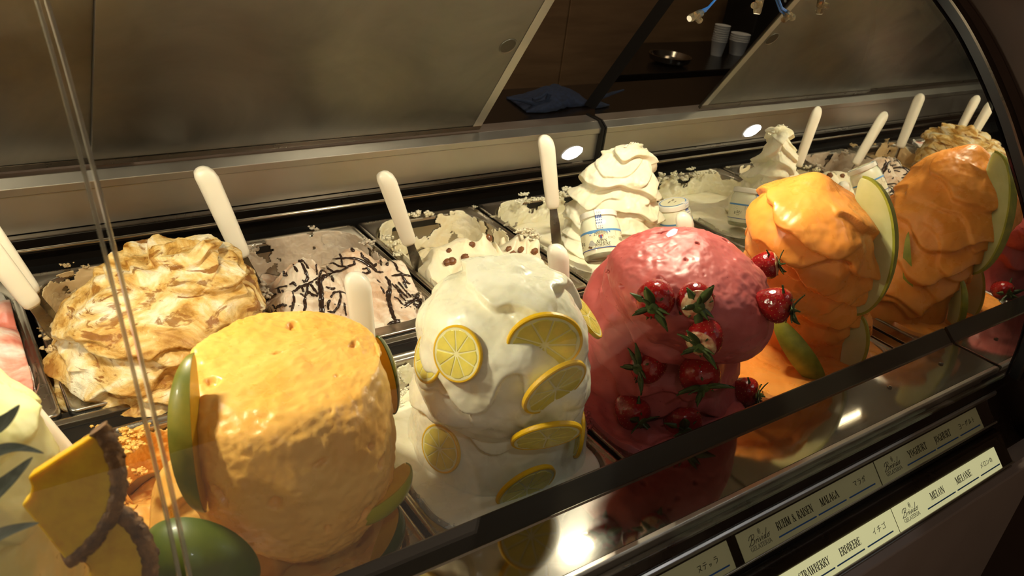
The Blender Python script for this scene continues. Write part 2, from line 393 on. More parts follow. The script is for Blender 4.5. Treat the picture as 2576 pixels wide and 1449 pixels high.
# rear: dark back wall, rod, bolts, ledge
b = B(); b.box(XL, XR, 1.2365, 1.2505, -0.02, 0.0355); cpart(b, 'back_wall', 'darkmetal', bevel=0.001)
b = B(); b.tube([(XL, 1.2115, 0.0275), (1.118, 1.2115, 0.0275)], 0.0028, 12); cpart(b, 'rear_rod', 'steel_bright', smooth=True)
b = B(); b.prism([(1.2125, 0.025), (1.234, 0.012), (1.234, 0.006), (1.2115, 0.022)], XL, 1.118); cpart(b, 'rod_shelf', 'dark', bevel=0.001)
for x in (-0.05, 0.487, 1.01):
    b = B(); mw_ = frame((x, 1.2366, 0.0005), (0, -1, 0)); b.lathe([(0.0052, 0), (0.0052, 0.002), (0.0030, 0.0042)], 14, mw_); cpart(b, 'bolt', 'steel_bright', smooth=True)
b = B(); b.prism([(1.251, 0.036), (1.251, 0.095), (1.246, 0.0955), (1.2452, 0.1075), (1.247, 0.1088), (1.260, 0.1192), (1.300, 0.1205), (1.300, 0.036)], XL, 1.184)
cpart(b, 'rear_ledge', 'steel_ledge', 'brushed stainless rear ledge', bevel=0.0009)
b = B(); b.box(1.120, 1.150, 1.246, 1.2512, -0.012, 0.036); cpart(b, 'bracket', 'steel_ledge', bevel=0.001)
b = B(); b.prism([(1.240, 0.0), (1.30, 0.0), (1.30, 0.124), (1.258, 0.122), (1.240, 0.11)], 1.1842, 1.1888); cpart(b, 'seal', 'black')
# canopy with lamps (out of the frame above)
b = B(); b.prism([(0.660, 0.528), (0.640, 0.512), (0.664, 0.5085), (1.045, 0.5085), (1.06, 0.528)], XL, 1.19); cpart(b, 'canopy', 'steel_door', bevel=0.002)
def led_module(x, label):
    t = thing('led_lamp', label, 'lamp', (x, 0.72, 0.5085), 'LED lamps under the canopy')
    B().box(-0.052, 0.052, -0.018, 0.018, -0.016, 0.0).obj('housing', M['steel_bright'], t, bevel=0.001)
    for k in range(6):
        B().lathe([(0.0042, -0.0195), (0.0046, -0.0175), (0.0046, -0.016)], 14, Matrix.Translation((-0.0375 + 0.015 * k, 0, 0))).obj('led', M['led'], t, smooth=True)
led_module(0.806, 'LED lamp under the canopy above the strawberry ice cream')
led_module(0.02, 'LED lamp under the canopy above the pineapple ice cream')
led_module(-0.55, 'LED lamp under the canopy at the far left end')

# glass panes
def pane(x0, x1, label):
    o = GPs; n = np.gradient(o, axis=0); n = np.stack([n[:, 1], -n[:, 0]], 1); n /= np.linalg.norm(n, axis=1)[:, None]
    inn = o - n * 0.0 ; out = o + n * 0.005
    if out[30, 0] > inn[30, 0]: out = o - n * 0.005
    prof = [tuple(p) for p in inn] + [tuple(p) for p in out[::-1]]
    bb = B(); N = len(o)
    vs_ = [(x0, p[0], p[1]) for p in prof] + [(x1, p[0], p[1]) for p in prof]; m_ = 2 * N
    fs = [(i, (i + 1) % m_, m_ + (i + 1) % m_, m_ + i) for i in range(m_)]
    fs += [(i, i + 1, m_ - 2 - i, m_ - 1 - i) for i in range(N - 1)] + [(m_ + i, m_ + i + 1, 2 * m_ - 2 - i, 2 * m_ - 1 - i) for i in range(N - 1)]
    bb.add(vs_, fs); g = bb.obj('glass_pane', M['glass'], smooth=True); recenter(g, (x0, 0.3505, 0.034))
    tag(g, label, 'glass pane', 'curved panes of the case front')
    return g, inn, out
g1, gin, gout = pane(0.0862, XM - 0.003, 'large curved clear glass pane in front of the mango, lemon, strawberry and melon ice cream')
g2, _, _ = pane(-0.75, 0.0785, 'curved clear glass pane at left, in front of the pineapple ice cream')
def edge_strip(par, x0, x1, base):
    m_ = len(gin); bb = B(); vs_ = []; fs = []
    for i in range(m_): vs_ += [(x0, *gin[i]), (x1, *gin[i]), (x1, *gout[i]), (x0, *gout[i])]
    for i in range(m_ - 1):
        for k in range(4): fs.append((4 * i + k, 4 * i + (k + 1) % 4, 4 * i + 4 + (k + 1) % 4, 4 * i + 4 + k))
    fs += [(0, 1, 2, 3), (4 * m_ - 4, 4 * m_ - 3, 4 * m_ - 2, 4 * m_ - 1)]
    bb.add(vs_, fs); o = bb.obj('glass_edge', M['glassedge'], par, smooth=True); o.data.transform(Matrix.Translation(-Vector(par.location))); return o
edge_strip(g1, 0.0840, 0.0862, None); edge_strip(g2, 0.0785, 0.0805, None)

# mirror end panel: glass front edge, bottom, sloped rear edge
prof = [tuple(p) for p in gin if p[1] <= 0.505] + [(0.3505, -0.02), (0.43, -0.02), (0.43, -0.20), (1.2385, -0.20), (1.2385, 0.0), (1.282, 0.137), (1.0468, 0.505)]
t = thing('mirror_panel', 'mirrored end wall of the case doubling the melon and yoghurt ice cream', 'mirror', (XM, 0.8, 0))
B().prism(prof, XM, XM + 0.004).obj('mirror', M['mirror'], t, mw=Matrix.Translation((-XM, -0.8, 0)))
B().prism(prof, XM + 0.004, XM + 0.012).obj('backing', M['black'], t, mw=Matrix.Translation((-XM, -0.8, 0)))
def band(off0, off1, x0, x1, name, m):
    n = np.gradient(GPs, axis=0); n = np.stack([n[:, 1], -n[:, 0]], 1); n /= np.linalg.norm(n, axis=1)[:, None]
    if n[30, 0] > 0: n = -n
    a = GPs + n * off0; c = GPs + n * off1; bb = B(); vs_ = []; fs = []
    for i in range(len(a)): vs_ += [(x0, *a[i]), (x1, *a[i]), (x1, *c[i]), (x0, *c[i])]
    for i in range(len(a) - 1):
        for k in range(4): fs.append((4 * i + k, 4 * i + (k + 1) % 4, 4 * i + 4 + (k + 1) % 4, 4 * i + 4 + k))
    fs += [(0, 1, 2, 3), (4 * len(a) - 4, 4 * len(a) - 3, 4 * len(a) - 2, 4 * len(a) - 1)]
    return bb.add(vs_, fs).obj(name, M[m], t, smooth=True, mw=Matrix.Translation((-XM, -0.8, 0)))
band(0.0062, 0.018, XM - 0.003, XM + 0.014, 'edge_seal', 'black'); band(0.018, 0.0212, XM - 0.003, XM + 0.014, 'edge_trim', 'darkmetal')
B().prism([(1.282, 0.137), (1.0468, 0.505), (1.0708, 0.520), (1.318, 0.137)], XM, XM + 0.012).obj('rear_frame', M['black'], t, mw=Matrix.Translation((-XM, -0.8, 0)))
# dark end wall in front of the mirror, on the customer side
o = B().prism([(-1.4, -0.95), (0.30, -0.95), (0.30, -0.07), (0.30, 0.05), (0.335, 0.05)] + [(p[0] - 0.022, p[1] + 0.012) for p in GPs[::-1] if p[1] > 0.06] + [(0.66, 0.60), (-1.4, 0.60)], 1.222, 1.26).obj('end_panel', M['brownpanel'], bevel=0.002)
recenter(o, (1.24, 0, -0.95)); tag(o, 'dark brown end panel rising to the right of the glass front', 'panel')

# sliding steel doors at the rear, leaning to the front
def door(x0, x1, off, label, pull):
    s = Vector((0, -0.64, 1)).normalized(); n = Vector((0, -1, -0.64)).normalized()
    mw_ = Matrix(((1, s.x * 0, 0, 0), (0, s.y, n.y, 1.342 - 0.64 * 0.1245 + off), (0, s.z, n.z, 0.1245), (0, 0, 0, 1)))
    t = thing('sliding_door', label, 'door', Matrix.Translation((x0, 0, 0)) @ mw_, 'steel doors behind the ice cream')
    B().box(0, x1 - x0, 0, 0.50, -0.006, 0).obj('door_leaf', M['steel_door'], t, bevel=0.0012)
    B().box(x1 - x0 - 0.020, x1 - x0 - 0.0005, 0.002, 0.498, 0.0002, 0.0012).obj('hem', M['steel_ledge'], t, bevel=0.0005)
    B().box(0, x1 - x0, 0.0005, 0.012, 0.0002, 0.0016).obj('hem', M['darkmetal'], t, bevel=0.0005)
    if pull:
        x, y = pull; bb = B(); R = 0.0155
        bb.lathe([(R - 0.0016, 0.0002), (R, 0.0006), (R + 0.0012, 0.0012), (R + 0.0016, 0.0002)], 40, Matrix.Translation((x, y, 0))).obj('pull_rim', M['steel_door'], t, smooth=True)
        bb = B(); bb.add([(x + R * 0.98 * math.cos(a), y + R * 0.98 * math.sin(a), 0.0004 - 0.0001 * math.cos(a)) for a in np.linspace(0, 2 * math.pi, 32, endpoint=False)], [tuple(range(32))])
        bb.obj('pull_dish', M['steel_dish'], t)
    return t
door(0.20, 0.882, 0.0, 'brushed steel sliding door with round finger pull, left of the gap', (0.64, 0.222))
door(-0.62, 0.26, 0.010, 'brushed steel sliding door at far left behind the spatulas', None)

# ================================================================== PANS
def pan(x0, x1, y0, y1, label, front):
    cx, cy = (x0 + x1) / 2, (y0 + y1) / 2
    o0 = rrect(x0, x1, y0, y1, 0.010); op = (x0 + 0.011, x1 - 0.011, y0 + front, y1 - 0.013)
    L = []
    def lp(r, ins, z, rad): L.append([(p[0], p[1], z) for p in rrect(r[0] + ins, r[1] - ins, r[2] + ins, r[3] - ins, rad)])
    R = (x0, x1, y0, y1)
    lp(R, 0.0, -0.0083, 0.010); lp(R, 0.0, -0.003, 0.010); lp(R, 0.0008, -0.0008, 0.010); lp(R, 0.003, 0.0, 0.010); lp(R, 0.0055, -0.001, 0.010); lp(R, 0.007, -0.0022, 0.012)
    lp(op, -0.002, -0.0024, 0.060); lp(op, 0.0, -0.003, 0.058); lp(op, 0.0015, -0.006, 0.057); lp(op, 0.004, -0.06, 0.055); lp(op, 0.008, -0.115, 0.05); lp(op, 0.020, -0.125, 0.04)
    v, f = rings(L); me = mesh('pan', v, f); o = link('steel_pan', me, M['steel'])
    md = o.modifiers.new('thick', 'SOLIDIFY'); md.thickness = 0.0007; md.offset = -1
    recenter(o, (cx, cy, -0.1257)); tag(o, label, 'pan', 'steel ice cream pans')
    return op
XS = [(-0.176, 0.0745), (0.0815, 0.334), (0.3405, 0.5885), (0.5950, 0.8375), (0.8445, 1.158)]
FN = ['pineapple', 'mango', 'lemon', 'strawberry', 'melon']; RN = ['white and pink', 'caramel', 'chocolate', 'raisin', 'yoghurt']
OPF = [pan(a, c, 0.440, 0.800, 'steel pan under the %s ice cream in the front row' % n, 0.030) for (a, c), n in zip(XS, FN)]
OPR = [pan(a, c, 0.846, 1.196, 'steel pan under the %s ice cream in the back row' % n, 0.026) for (a, c), n in zip(XS, RN)]

# ================================================================== ICE CREAM
def grid_normals(G):
    du = np.roll(G, -1, 1) - np.roll(G, 1, 1); dv = np.gradient(G, axis=0); n = np.cross(du, dv)
    l = np.linalg.norm(n, axis=2); l[l < 1e-12] = 1; return n / l[..., None]
def loft(stations, nt=200, na=300, rot=0.0):
    Sx = np.array(stations, float)
    d = np.concatenate([[0], np.cumsum(np.sqrt(np.sum(np.diff(Sx[:, [0, 1, 2]], axis=0)**2, 1) + np.diff(Sx[:, 3])**2))])
    ti = np.linspace(0, d[-1], nt); C = hermite(ti, d, Sx)
    # round the top: radius runs out like a dome at the last station
    C[:, 3:] = np.maximum(C[:, 3:], 1e-4)
    a = np.linspace(0, 2 * np.pi, na, endpoint=False)
    G = np.zeros((nt, na, 3))
    u_, w_ = C[:, 3, None] * np.cos(a), C[:, 4, None] * np.sin(a)
    G[..., 0] = C[:, 0, None] + u_ * math.cos(rot) - w_ * math.sin(rot); G[..., 1] = C[:, 1, None] + u_ * math.sin(rot) + w_ * math.cos(rot); G[..., 2] = C[:, 2, None]
    return G, ti / d[-1], a
def folds(G, t, a, F, amp, spiral=0, warp=0.5, seed=0, p=1.2, lo=-0.25, hi=0.15, tilt=0.0, top=0.97):
    """lapped strokes of a spatula: each lap stands proud at its lower edge and runs back into the next"""
    T, A = np.meshgrid(t, a, indexing='ij'); X, Y_, Z = G[..., 0], G[..., 1], G[..., 2]
    w = perlin(X * 13 + seed, Y_ * 13, Z * 10 + seed) * warp * 1.6 + 0.5 * warp * perlin(X * 31, Y_ * 31 + seed, Z * 24)
    ph = F * T + spiral * A / (2 * np.pi) + w + tilt * np.sin(A + seed)
    f = ph - np.floor(ph)
    prof = np.where(f < 0.07, sstep(0, 0.07, f), (1 - sstep(0.07, 1.0, f))**p)
    m_ = sstep(lo, hi, perlin(X * 16 + 3 + seed, Y_ * 16 + 1, Z * 14 + 7 + seed))
    return amp * prof * m_ * (1 - sstep(top - 0.12, top, T))
def displace(G, D, fine=0.0009):
    D = D + fine * fbm(G[..., 0] * 95 + 3, G[..., 1] * 95, G[..., 2] * 95, 4)
    return G + grid_normals(G) * D[..., None]
def gridmesh(G):
    nt, na = G.shape[:2]; i = np.arange(nt - 1)[:, None] * na; k = np.arange(na)[None]; k2 = (k + 1) % na
    F = np.stack([i + k, i + k2, i + na + k2, i + na + k], -1).reshape(-1, 4)
    V = G.reshape(-1, 3); top = len(V); V = np.vstack([V, G[-1].mean(0)]); l = (nt - 1) * na
    return V.tolist(), F.tolist() + [[l + q, l + (q + 1) % na, top] for q in range(na)]
def bed(op, h, inset=0.0058, nr=70, ks=34, ka=16, rad=0.053):
    """the ice cream that fills a pan, as a height field over the opening"""
    out = rrect(op[0] + inset, op[1] - inset, op[2] + inset, op[3] - inset, rad, ks, ka); c = out.mean(0); n = len(out)
    loops = []
    zb = -0.122
    low = rrect(op[0] + inset + 0.014, op[1] - inset - 0.014, op[2] + inset + 0.014, op[3] - inset - 0.014, rad - 0.01, ks, ka)
    ts = np.linspace(1, 0.0, nr)[:-1]
    XY = c + (out - c)[None] * ts[:, None, None]
    Z = h(XY[..., 0], XY[..., 1])
    v = [(p[0], p[1], zb) for p in low] + [(x, y, z) for x, y, z in zip(XY[..., 0].ravel(), XY[..., 1].ravel(), Z.ravel())]
    f = []
    for i in range(nr - 1):
        for k in range(n): f.append((i * n + k, i * n + (k + 1) % n, (i + 1) * n + (k + 1) % n, (i + 1) * n + k))
    v.append((c[0], c[1], float(h(c[0], c[1])))); l = (nr - 1) * n
    f += [(l + k, l + (k + 1) % n, len(v) - 1) for k in range(n)]
    return v, f
def gelato(key, shapes, m, label, base, cat='ice cream', group='ice creams in the case'):
    v = []; f = []
    for (vv, ff) in shapes:
        k = len(v); v += [tuple(p) for p in vv]; f += [tuple(i + k for i in q) for q in ff]
    me = mesh('ice_cream', v, f)
    BVH[key] = BVHTree.FromPolygons([Vector(p) for p in v], [list(map(int, q)) for q in f])
    o = link('ice_cream', me, m); recenter(o, base); return tag(o, label, cat, group)
def blob(c, r, seed, amp=0.5, n=2, sq=(1, 1, 1), fr=1.4):
    bm = bmesh.new(); bmesh.ops.create_icosphere(bm, subdivisions=n, radius=1.0)
    V = np.array([v.co[:] for v in bm.verts]); F = [[v.index for v in q.verts] for q in bm.faces]; bm.free()
    d = 1 + amp * fbm(V[:, 0] * fr + seed, V[:, 1] * fr + seed * 1.7, V[:, 2] * fr, 4)
    return (V * d[:, None] * r * np.array(sq) + np.array(c)).tolist(), F
def crumbs(spots, seed=0, amp=0.9):
    b = B(); rr = random.Random(int(seed) + 5)
    for i, (c, r) in enumerate(spots):
        b.add(*blob(c, r * .48, seed + i * 3.7, amp, 3, (1.25, 1.0, 0.55), 2.4))
        for k in range(12):
            q = r * rr.uniform(.08, .30); a = rr.uniform(0, 6.28); d = r * rr.uniform(.3, 1.15)
            b.add(*blob((c[0] + d * math.cos(a), c[1] + d * math.sin(a) * .7, c[2] + r * rr.uniform(-.15, .5)), q, seed + i * 2.1 + k, amp * 1.1, 2, (1.1, 1, .8), 2.6))
    return b
def residue(op, side, z0, z1, seed, thr=0.05, u0=0.0, u1=1.0, thick=0.0035, n=210, m_=60):
    """ragged smear left on a pan wall"""
    out = rrect(op[0] + 0.0045, op[1] - 0.0045, op[2] + 0.0045, op[3] - 0.0045, 0.054, 40, 20); N = len(out)
    c = out.mean(0); ang = np.arctan2(out[:, 1] - c[1], out[:, 0] - c[0])
    rng = {'back': (0.16 * np.pi, 0.84 * np.pi), 'left': (0.62 * np.pi, 1.30 * np.pi), 'right': (-0.32 * np.pi, 0.38 * np.pi)}[side]
    aa = np.unwrap(ang); aa = (aa + np.pi * 2 - rng[0]) % (2 * np.pi) + rng[0]; order = np.argsort(aa)
    A = np.linspace(rng[0] + (rng[1] - rng[0]) * u0, rng[0] + (rng[1] - rng[0]) * u1, n)
    px = np.interp(A, aa[order], out[order, 0]); py = np.interp(A, aa[order], out[order, 1])
    T = np.linspace(0, 1, m_); Z = z0 + (z1 - z0) * T
    X, Tt = np.meshgrid(np.arange(n) / n, T, indexing='ij')
    s = (A - A[0])[:, None] * 0.13 / 0.03
    nz = fbm(s + seed + 0 * Tt, Tt * 1.6 + seed, 0.3 + 0 * Tt, 5); nz2 = fbm(s * 2.4 + seed, Tt * 4, 3.3 + seed + 0 * Tt, 4)
    keep = (nz + 0.55 * (0.45 - np.abs(Tt - 0.35)) > thr)
    off = thick * np.clip(0.35 + 0.8 * nz + 0.7 * nz2, 0.1, 2)
    inn = np.stack([c[0] - px, c[1] - py], 1); inn /= np.linalg.norm(inn, axis=1)[:, None]
    V = np.stack([px[:, None] + inn[:, 0, None] * off, py[:, None] + inn[:, 1, None] * off, Z[None] + 0 * off + 0.004 * nz2], -1)
    Vb = np.stack([px[:, None] + 0 * off, py[:, None] + 0 * off, Z[None] + 0 * off], -1)
    vv = V.reshape(-1, 3).tolist() + Vb.reshape(-1, 3).tolist(); K = n * m_; f = []
    kq = keep[:-1, :-1] & keep[1:, :-1] & keep[:-1, 1:] & keep[1:, 1:]
    for i in range(n - 1):
        for j in range(m_ - 1):
            if not kq[i, j]: continue
            q = (i * m_ + j, (i + 1) * m_ + j, (i + 1) * m_ + j + 1, i * m_ + j + 1); f.append(q)
            for e, ok in (((0, 1), j > 0 and kq[i, j - 1]), ((2, 3), j < m_ - 2 and kq[i, j + 1]), ((3, 0), i > 0 and kq[i - 1, j]), ((1, 2), i < n - 2 and kq[i + 1, j])):
                if not ok: f.append((q[e[1]], q[e[0]], q[e[0]] + K, q[e[1]] + K))
    return B().add(vv, f)
def smears(par, parts, m, label=None):
    bb = B()
    for q in parts: bb.add(q.v, q.f)
    me = mesh('smear', bb.v, bb.f); o = link('smear', me, m, par); me.transform(Matrix.Translation(-Vector(par.location)))
    o['kind'] = 'stuff'
    if label: o['label'] = label
    return o
def flatbed(op, z, seed, amp=0.004, back=None, yb=(0.70, 0.75)):
    def h(x, y):
        zz = z + amp * fbm(x * 22 + seed, y * 22, 0.5, 4) + 0.5 * amp * np.abs(perlin(x * 40, y * 40 + seed, 1.2))
        if back is not None: zz = zz + (back - z) * sstep(yb[0], yb[1], y + 0.01 * perlin(x * 30, y * 5, seed))
        return zz
    return bed(op, h)
GM = {
    'mango': gelato_mat('mango_gelato', 'f5bf66', 'efb053', 0.28, ice=0.35),
    'lemon': gelato_mat('lemon_gelato', 'faf4dc', 'f3ebca', 0.24, ice=0.10),
    'strawberry': gelato_mat('strawberry_gelato', 'c3615c', 'b4504b', 0.40, ice=0.14, specks='8a2a34'),
    'melon': gelato_mat('melon_gelato', 'f9a24a', 'f5963c', 0.26, ice=0.10),
    'pineapple': gelato_mat('pineapple_gelato', 'efe9ae', 'e6dc92', 0.30, ice=0.12),
    'yoghurt': gelato_mat('yoghurt_gelato', 'fbf4dc', 'f5ebc8', 0.42, ice=0.12),
    'raisin': gelato_mat('raisin_gelato', 'fbf0d6', 'f3e3bd', 0.42, ice=0.2),
    'choc': gelato_mat('chocolate_chip_gelato', 'f3e3cf', 'd9b596', 0.42, ice=0.45, vscale=26),
}
# --- caramel and two-tone materials
k = NT('caramel_gelato'); v = k.coord((1, 1, 1.6))
n0 = k.noise(v, 11, 5, 0.55, 2.4); base = k.ramp(n0, [(0.33, lin('a06a22')), (0.43, lin('d4a557')), (0.53, lin('ecca88')), (0.66, lin('f8ecd0'))])
v2 = k.coord((1, 1, 3.2)); n1 = k.noise(v2, 15, 5, 0.6, 1.4); msk = k.ramp(n1, [(0.36, (.8, .8, .8, 1)), (0.41, (0, 0, 0, 1)), (0.585, (0, 0, 0, 1)), (0.64, (.9, .9, .9, 1))])
mx = k.n('ShaderNodeMix', data_type='RGBA'); k.l(msk, mx.inputs[0]); k.l(base, mx.inputs[6]); mx.inputs[7].default_value = lin('8c5415'); k.l(mx.outputs[2], k.b.inputs['Base Color'])
k.b.inputs['Roughness'].default_value = 0.22; k.b.inputs['Subsurface Weight'].default_value = 0.10; k.b.inputs['Subsurface Radius'].default_value = (.006, .0035, .0015); k.b.inputs['Subsurface Scale'].default_value = 1
k.l(k.bump(k.noise(v, 60, 7, 0.65, 1.6), 0.8, 0.0035), k.b.inputs['Normal']); GM['caramel'] = k.m
k = NT('white_pink_gelato'); v = k.coord(); n0 = k.noise(v, 11, 5, 0.6, 1.2)
k.l(k.ramp(n0, [(0.38, lin('dd7f6c')), (0.47, lin('f0b7a4')), (0.54, lin('f6efe4')), (0.7, lin('f3ece4'))]), k.b.inputs['Base Color']); k.b.inputs['Roughness'].default_value = 0.4
k.b.inputs['Subsurface Weight'].default_value = 0.25; k.b.inputs['Subsurface Radius'].default_value = (.006, .004, .002); k.b.inputs['Subsurface Scale'].default_value = 1
k.l(k.bump(k.noise(v, 70, 5, 0.6, 0.6), 0.35, 0.002), k.b.inputs['Normal']); GM['spumoni'] = k.m

# --- LEMON
Y = 0.58
G, t_, a_ = loft([st(1235, 1290, 232, .60), st(1240, 1210, 226, .60), st(1250, 1100, 215, .60), st(1252, 1030, 214, .60), st(1256, 960, 213, .60), st(1262, 890, 195, .60), st(1264, 850, 120, .60), st(1264, 835, 20, .60)])
D = folds(G, t_, a_, 3.2, 0.010, 0, 0.6, 4.2, 1.0, -.4, .1, tilt=.35) + 0.003 * fbm(G[..., 0] * 20, G[..., 1] * 20, G[..., 2] * 20, 3)
Gl = displace(G, D - 0.003)
G, t_, a_ = loft([st(1262, 1003, 10, .575), st(1262, 1000, 90, .575), st(1260, 988, 190, .575), st(1257, 955, 221, .57), st(1262, 900, 224, .565), st(1266, 850, 219, .56), st(1278, 790, 202, .555),
                  st(1290, 735, 165, .555), st(1298, 698, 116, .555), st(1302, 677, 66, .56), st(1302, 667, 24, .56), st(1302, 665, 5, .56)])
T, A = np.meshgrid(t_, a_, indexing='ij')
D = folds(G, t_, a_, 2.6, 0.010, 0, 0.6, 1.3, 0.9, -.5, 0, tilt=.35, top=1.0) + folds(G, t_, a_, 5, 0.005, 0, 0.9, 6.1, 1.0, -.1, .2, tilt=-.5, top=.95) + 0.0035 * fbm(G[..., 0] * 22, G[..., 1] * 22, G[..., 2] * 22, 3)
G = displace(G, (D - 0.006) * (1 - sstep(0.95, 1.0, T)))
lemon = gelato('lemon', [gridmesh(Gl), gridmesh(G), flatbed(OPF[2], -0.004, 2.0, 0.004, -0.05, (0.70, 0.74))], GM['lemon'], 'tall white lemon ice cream mound studded with lemon slices', (0.47, 0.6, -0.12))
smears(lemon, [residue(OPF[2], 'left', -0.07, 0.0, 3.0, 0.02), residue(OPF[2], 'back', -0.07, 0.0, 8.0, 0.1),
               crumbs([(P(1000 + rnd.uniform(-14, 22), 905 + i * 9, z=-0.004 + rnd.uniform(-.006, .006)), rnd.uniform(.003, .007)) for i in range(14)], 5)], GM['lemon'])
# --- STRAWBERRY
Y = 0.57
G, t_, a_ = loft([st(1640, 1120, 200, .60), st(1648, 1040, 192, .60), st(1655, 950, 186, .605), st(1660, 880, 184, .60), st(1668, 810, 184, .595), st(1690, 740, 184, .59), st(1706, 690, 164, .585), st(1715, 655, 120, .58), st(1720, 635, 20, .58)])
D = folds(G, t_, a_, 4.6, 0.013, 0, 0.7, 9.1, 0.9, -.9, -.4, tilt=.9, top=1.3) + folds(G, t_, a_, 6, 0.005, 0, 0.9, 6.3, 1.0, tilt=-.5) + 0.003 * fbm(G[..., 0] * 20, G[..., 1] * 20, G[..., 2] * 20, 4)
Gl = displace(G, D - 0.005)
G, t_, a_ = loft([st(1775, 868, 8, .56), st(1772, 862, 70, .56), st(1765, 840, 138, .555), st(1752, 800, 186, .55), st(1740, 755, 208, .545), st(1732, 705, 211, .545), st(1730, 660, 186, .55), st(1738, 625, 142, .555), st(1747, 602, 88, .56), st(1752, 590, 40, .56), st(1754, 587, 6, .56)])
T, A = np.meshgrid(t_, a_, indexing='ij')
D = folds(G, t_, a_, 2.2, 0.006, 0, 0.6, 3.1, 1.0, -.1, .25, tilt=.3, top=.75) + 0.0035 * fbm(G[..., 0] * 22, G[..., 1] * 22, G[..., 2] * 22, 4) - 0.006 * sstep(0.36, 0.46, perlin(G[..., 0] * 70, G[..., 1] * 70, G[..., 2] * 70))
D += 0.0013 * fbm(G[..., 0] * 110, G[..., 1] * 110, G[..., 2] * 110, 3) * sstep(.55, .75, T) * sstep(-.15, .2, perlin(G[..., 0] * 14, G[..., 1] * 14, 2.2))
G = displace(G, (D - 0.002) * (1 - sstep(0.95, 1.0, T)))
straw = gelato('strawberry', [gridmesh(Gl), gridmesh(G), flatbed(OPF[3], -0.002, 5.0, 0.008, -0.02, (0.72, 0.76))], GM['strawberry'], 'tall pink strawberry ice cream mound with whole strawberries', (0.72, 0.6, -0.12))
smears(straw, [crumbs([(P(1470 + rnd.uniform(-8, 14), 1040 + i * 8, z=0.0), rnd.uniform(.004, .008)) for i in range(6)] + [(P(1533, 684, y=0.60), 0.006)], 15), residue(OPF[3], 'back', -0.05, 0.001, 4.4, 0.0)], GM['strawberry'])
# --- MELON
Y = 0.605
G, t_, a_ = loft([st(1985, 990, 165, Y), st(1992, 930, 160, Y), st(2006, 850, 152, Y), st(2025, 760, 152, Y), st(2035, 680, 160, Y-.012), st(2040, 600, 164, Y-.02), st(2045, 540, 152, Y-.02),
                  st(2050, 490, 120, Y-.015), st(2057, 457, 76, Y-.01), st(2060, 442, 38, Y-.01), st(2061, 436, 6, Y-.01)])
T, A = np.meshgrid(t_, a_, indexing='ij')
D = folds(G, t_, a_, 7.0, 0.0105, 0, 0.5, 2.1, 0.9, -0.6, -0.1, tilt=.8, top=.92) + folds(G, t_, a_, 10, 0.0055, 0, 0.6, 7.7, 1.0, -.25, .05, tilt=-1.1, top=.82) + 0.003 * fbm(G[..., 0] * 20, G[..., 1] * 20, G[..., 2] * 20, 3)
G = displace(G, (D - 0.006) * (1 - sstep(0.93, 1.0, T)))
melon = gelato('melon', [gridmesh(G), flatbed(OPF[4], 0.000, 8.0, 0.005, -0.01, (0.74, 0.77))], GM['melon'], 'tall swirled orange melon ice cream mound with melon wedges', (1.0, 0.6, -0.12))
# --- MANGO: a roll leaning over a lower mass
Y = 0.60
G, t_, a_ = loft([st(690, 1500, 330, .61, .85), st(690, 1400, 318, .61, .85), st(695, 1300, 304, .61, .85), st(700, 1220, 285, .61, .85), st(705, 1120, 255, .61, .8), st(710, 1040, 190, .61, .8), st(710, 1020, 20, .61, .8)])
D = folds(G, t_, a_, 3.0, 0.010, 0, 0.6, 1.1, 1.0, -.4, .1, tilt=.4) + 0.004 * fbm(G[..., 0] * 24 + 7, G[..., 1] * 24, G[..., 2] * 24, 4)
Gl = displace(G, D - 0.004)
G, t_, a_ = loft([st(795, 1336, 8, .535), st(790, 1328, 66, .535), st(775, 1298, 140, .535), st(750, 1240, 212, .535), st(733, 1170, 248, .537), st(726, 1090, 263, .54), st(722, 1010, 262, .545), st(718, 945, 250, .552),
                  st(722, 908, 232, .56), st(756, 882, 196, .568), st(796, 864, 142, .573), st(830, 852, 84, .575), st(846, 847, 36, .575), st(848, 846, 6, .575)])
T, A = np.meshgrid(t_, a_, indexing='ij')
D = 0.0050 * fbm(G[..., 0] * 20 + 7, G[..., 1] * 20, G[..., 2] * 20, 5) - 0.006 * sstep(0.33, 0.46, perlin(G[..., 0] * 55 + 7, G[..., 1] * 55, G[..., 2] * 55)) + 0.0014 * fbm(G[..., 0] * 120, G[..., 1] * 120, G[..., 2] * 120, 3)
G = displace(G, D * (1 - sstep(0.96, 1.0, T)))
def mh(x, y):
    return -0.006 + 0.010 * fbm(x * 26, y * 26, 0.7, 5) + 0.012 * np.abs(fbm(x * 14 + 3, y * 30, 2.2, 3)) - 0.028 * sstep(0.66, 0.70, y) * (1 - sstep(0.17, 0.20, x)) * sstep(0.10, 0.115, x) - 0.04 * sstep(.70, .75, y)
mango = gelato('mango', [gridmesh(Gl), gridmesh(G), bed(OPF[1], mh)], GM['mango'], 'big golden mango ice cream roll with green mango wedges', (0.21, 0.6, -0.12))
smears(mango, [residue(OPF[1], 'left', -0.06, 0.006, 6.0, 0.0, thick=0.007), residue(OPF[1], 'back', -0.06, 0.006, 2.0, -0.10, 0.4, 1.0, 0.007),
               crumbs([(P(250 + rnd.uniform(-25, 120), 1075 + i * 10, z=0.002 + rnd.uniform(0, .012)), rnd.uniform(.005, .011)) for i in range(12)] +
                      [(P(270 + rnd.uniform(-25, 60), 1200 + i * 12, z=0.004 + rnd.uniform(0, .010)), rnd.uniform(.006, .012)) for i in range(20)], 25, 1.1)], GM['mango'])
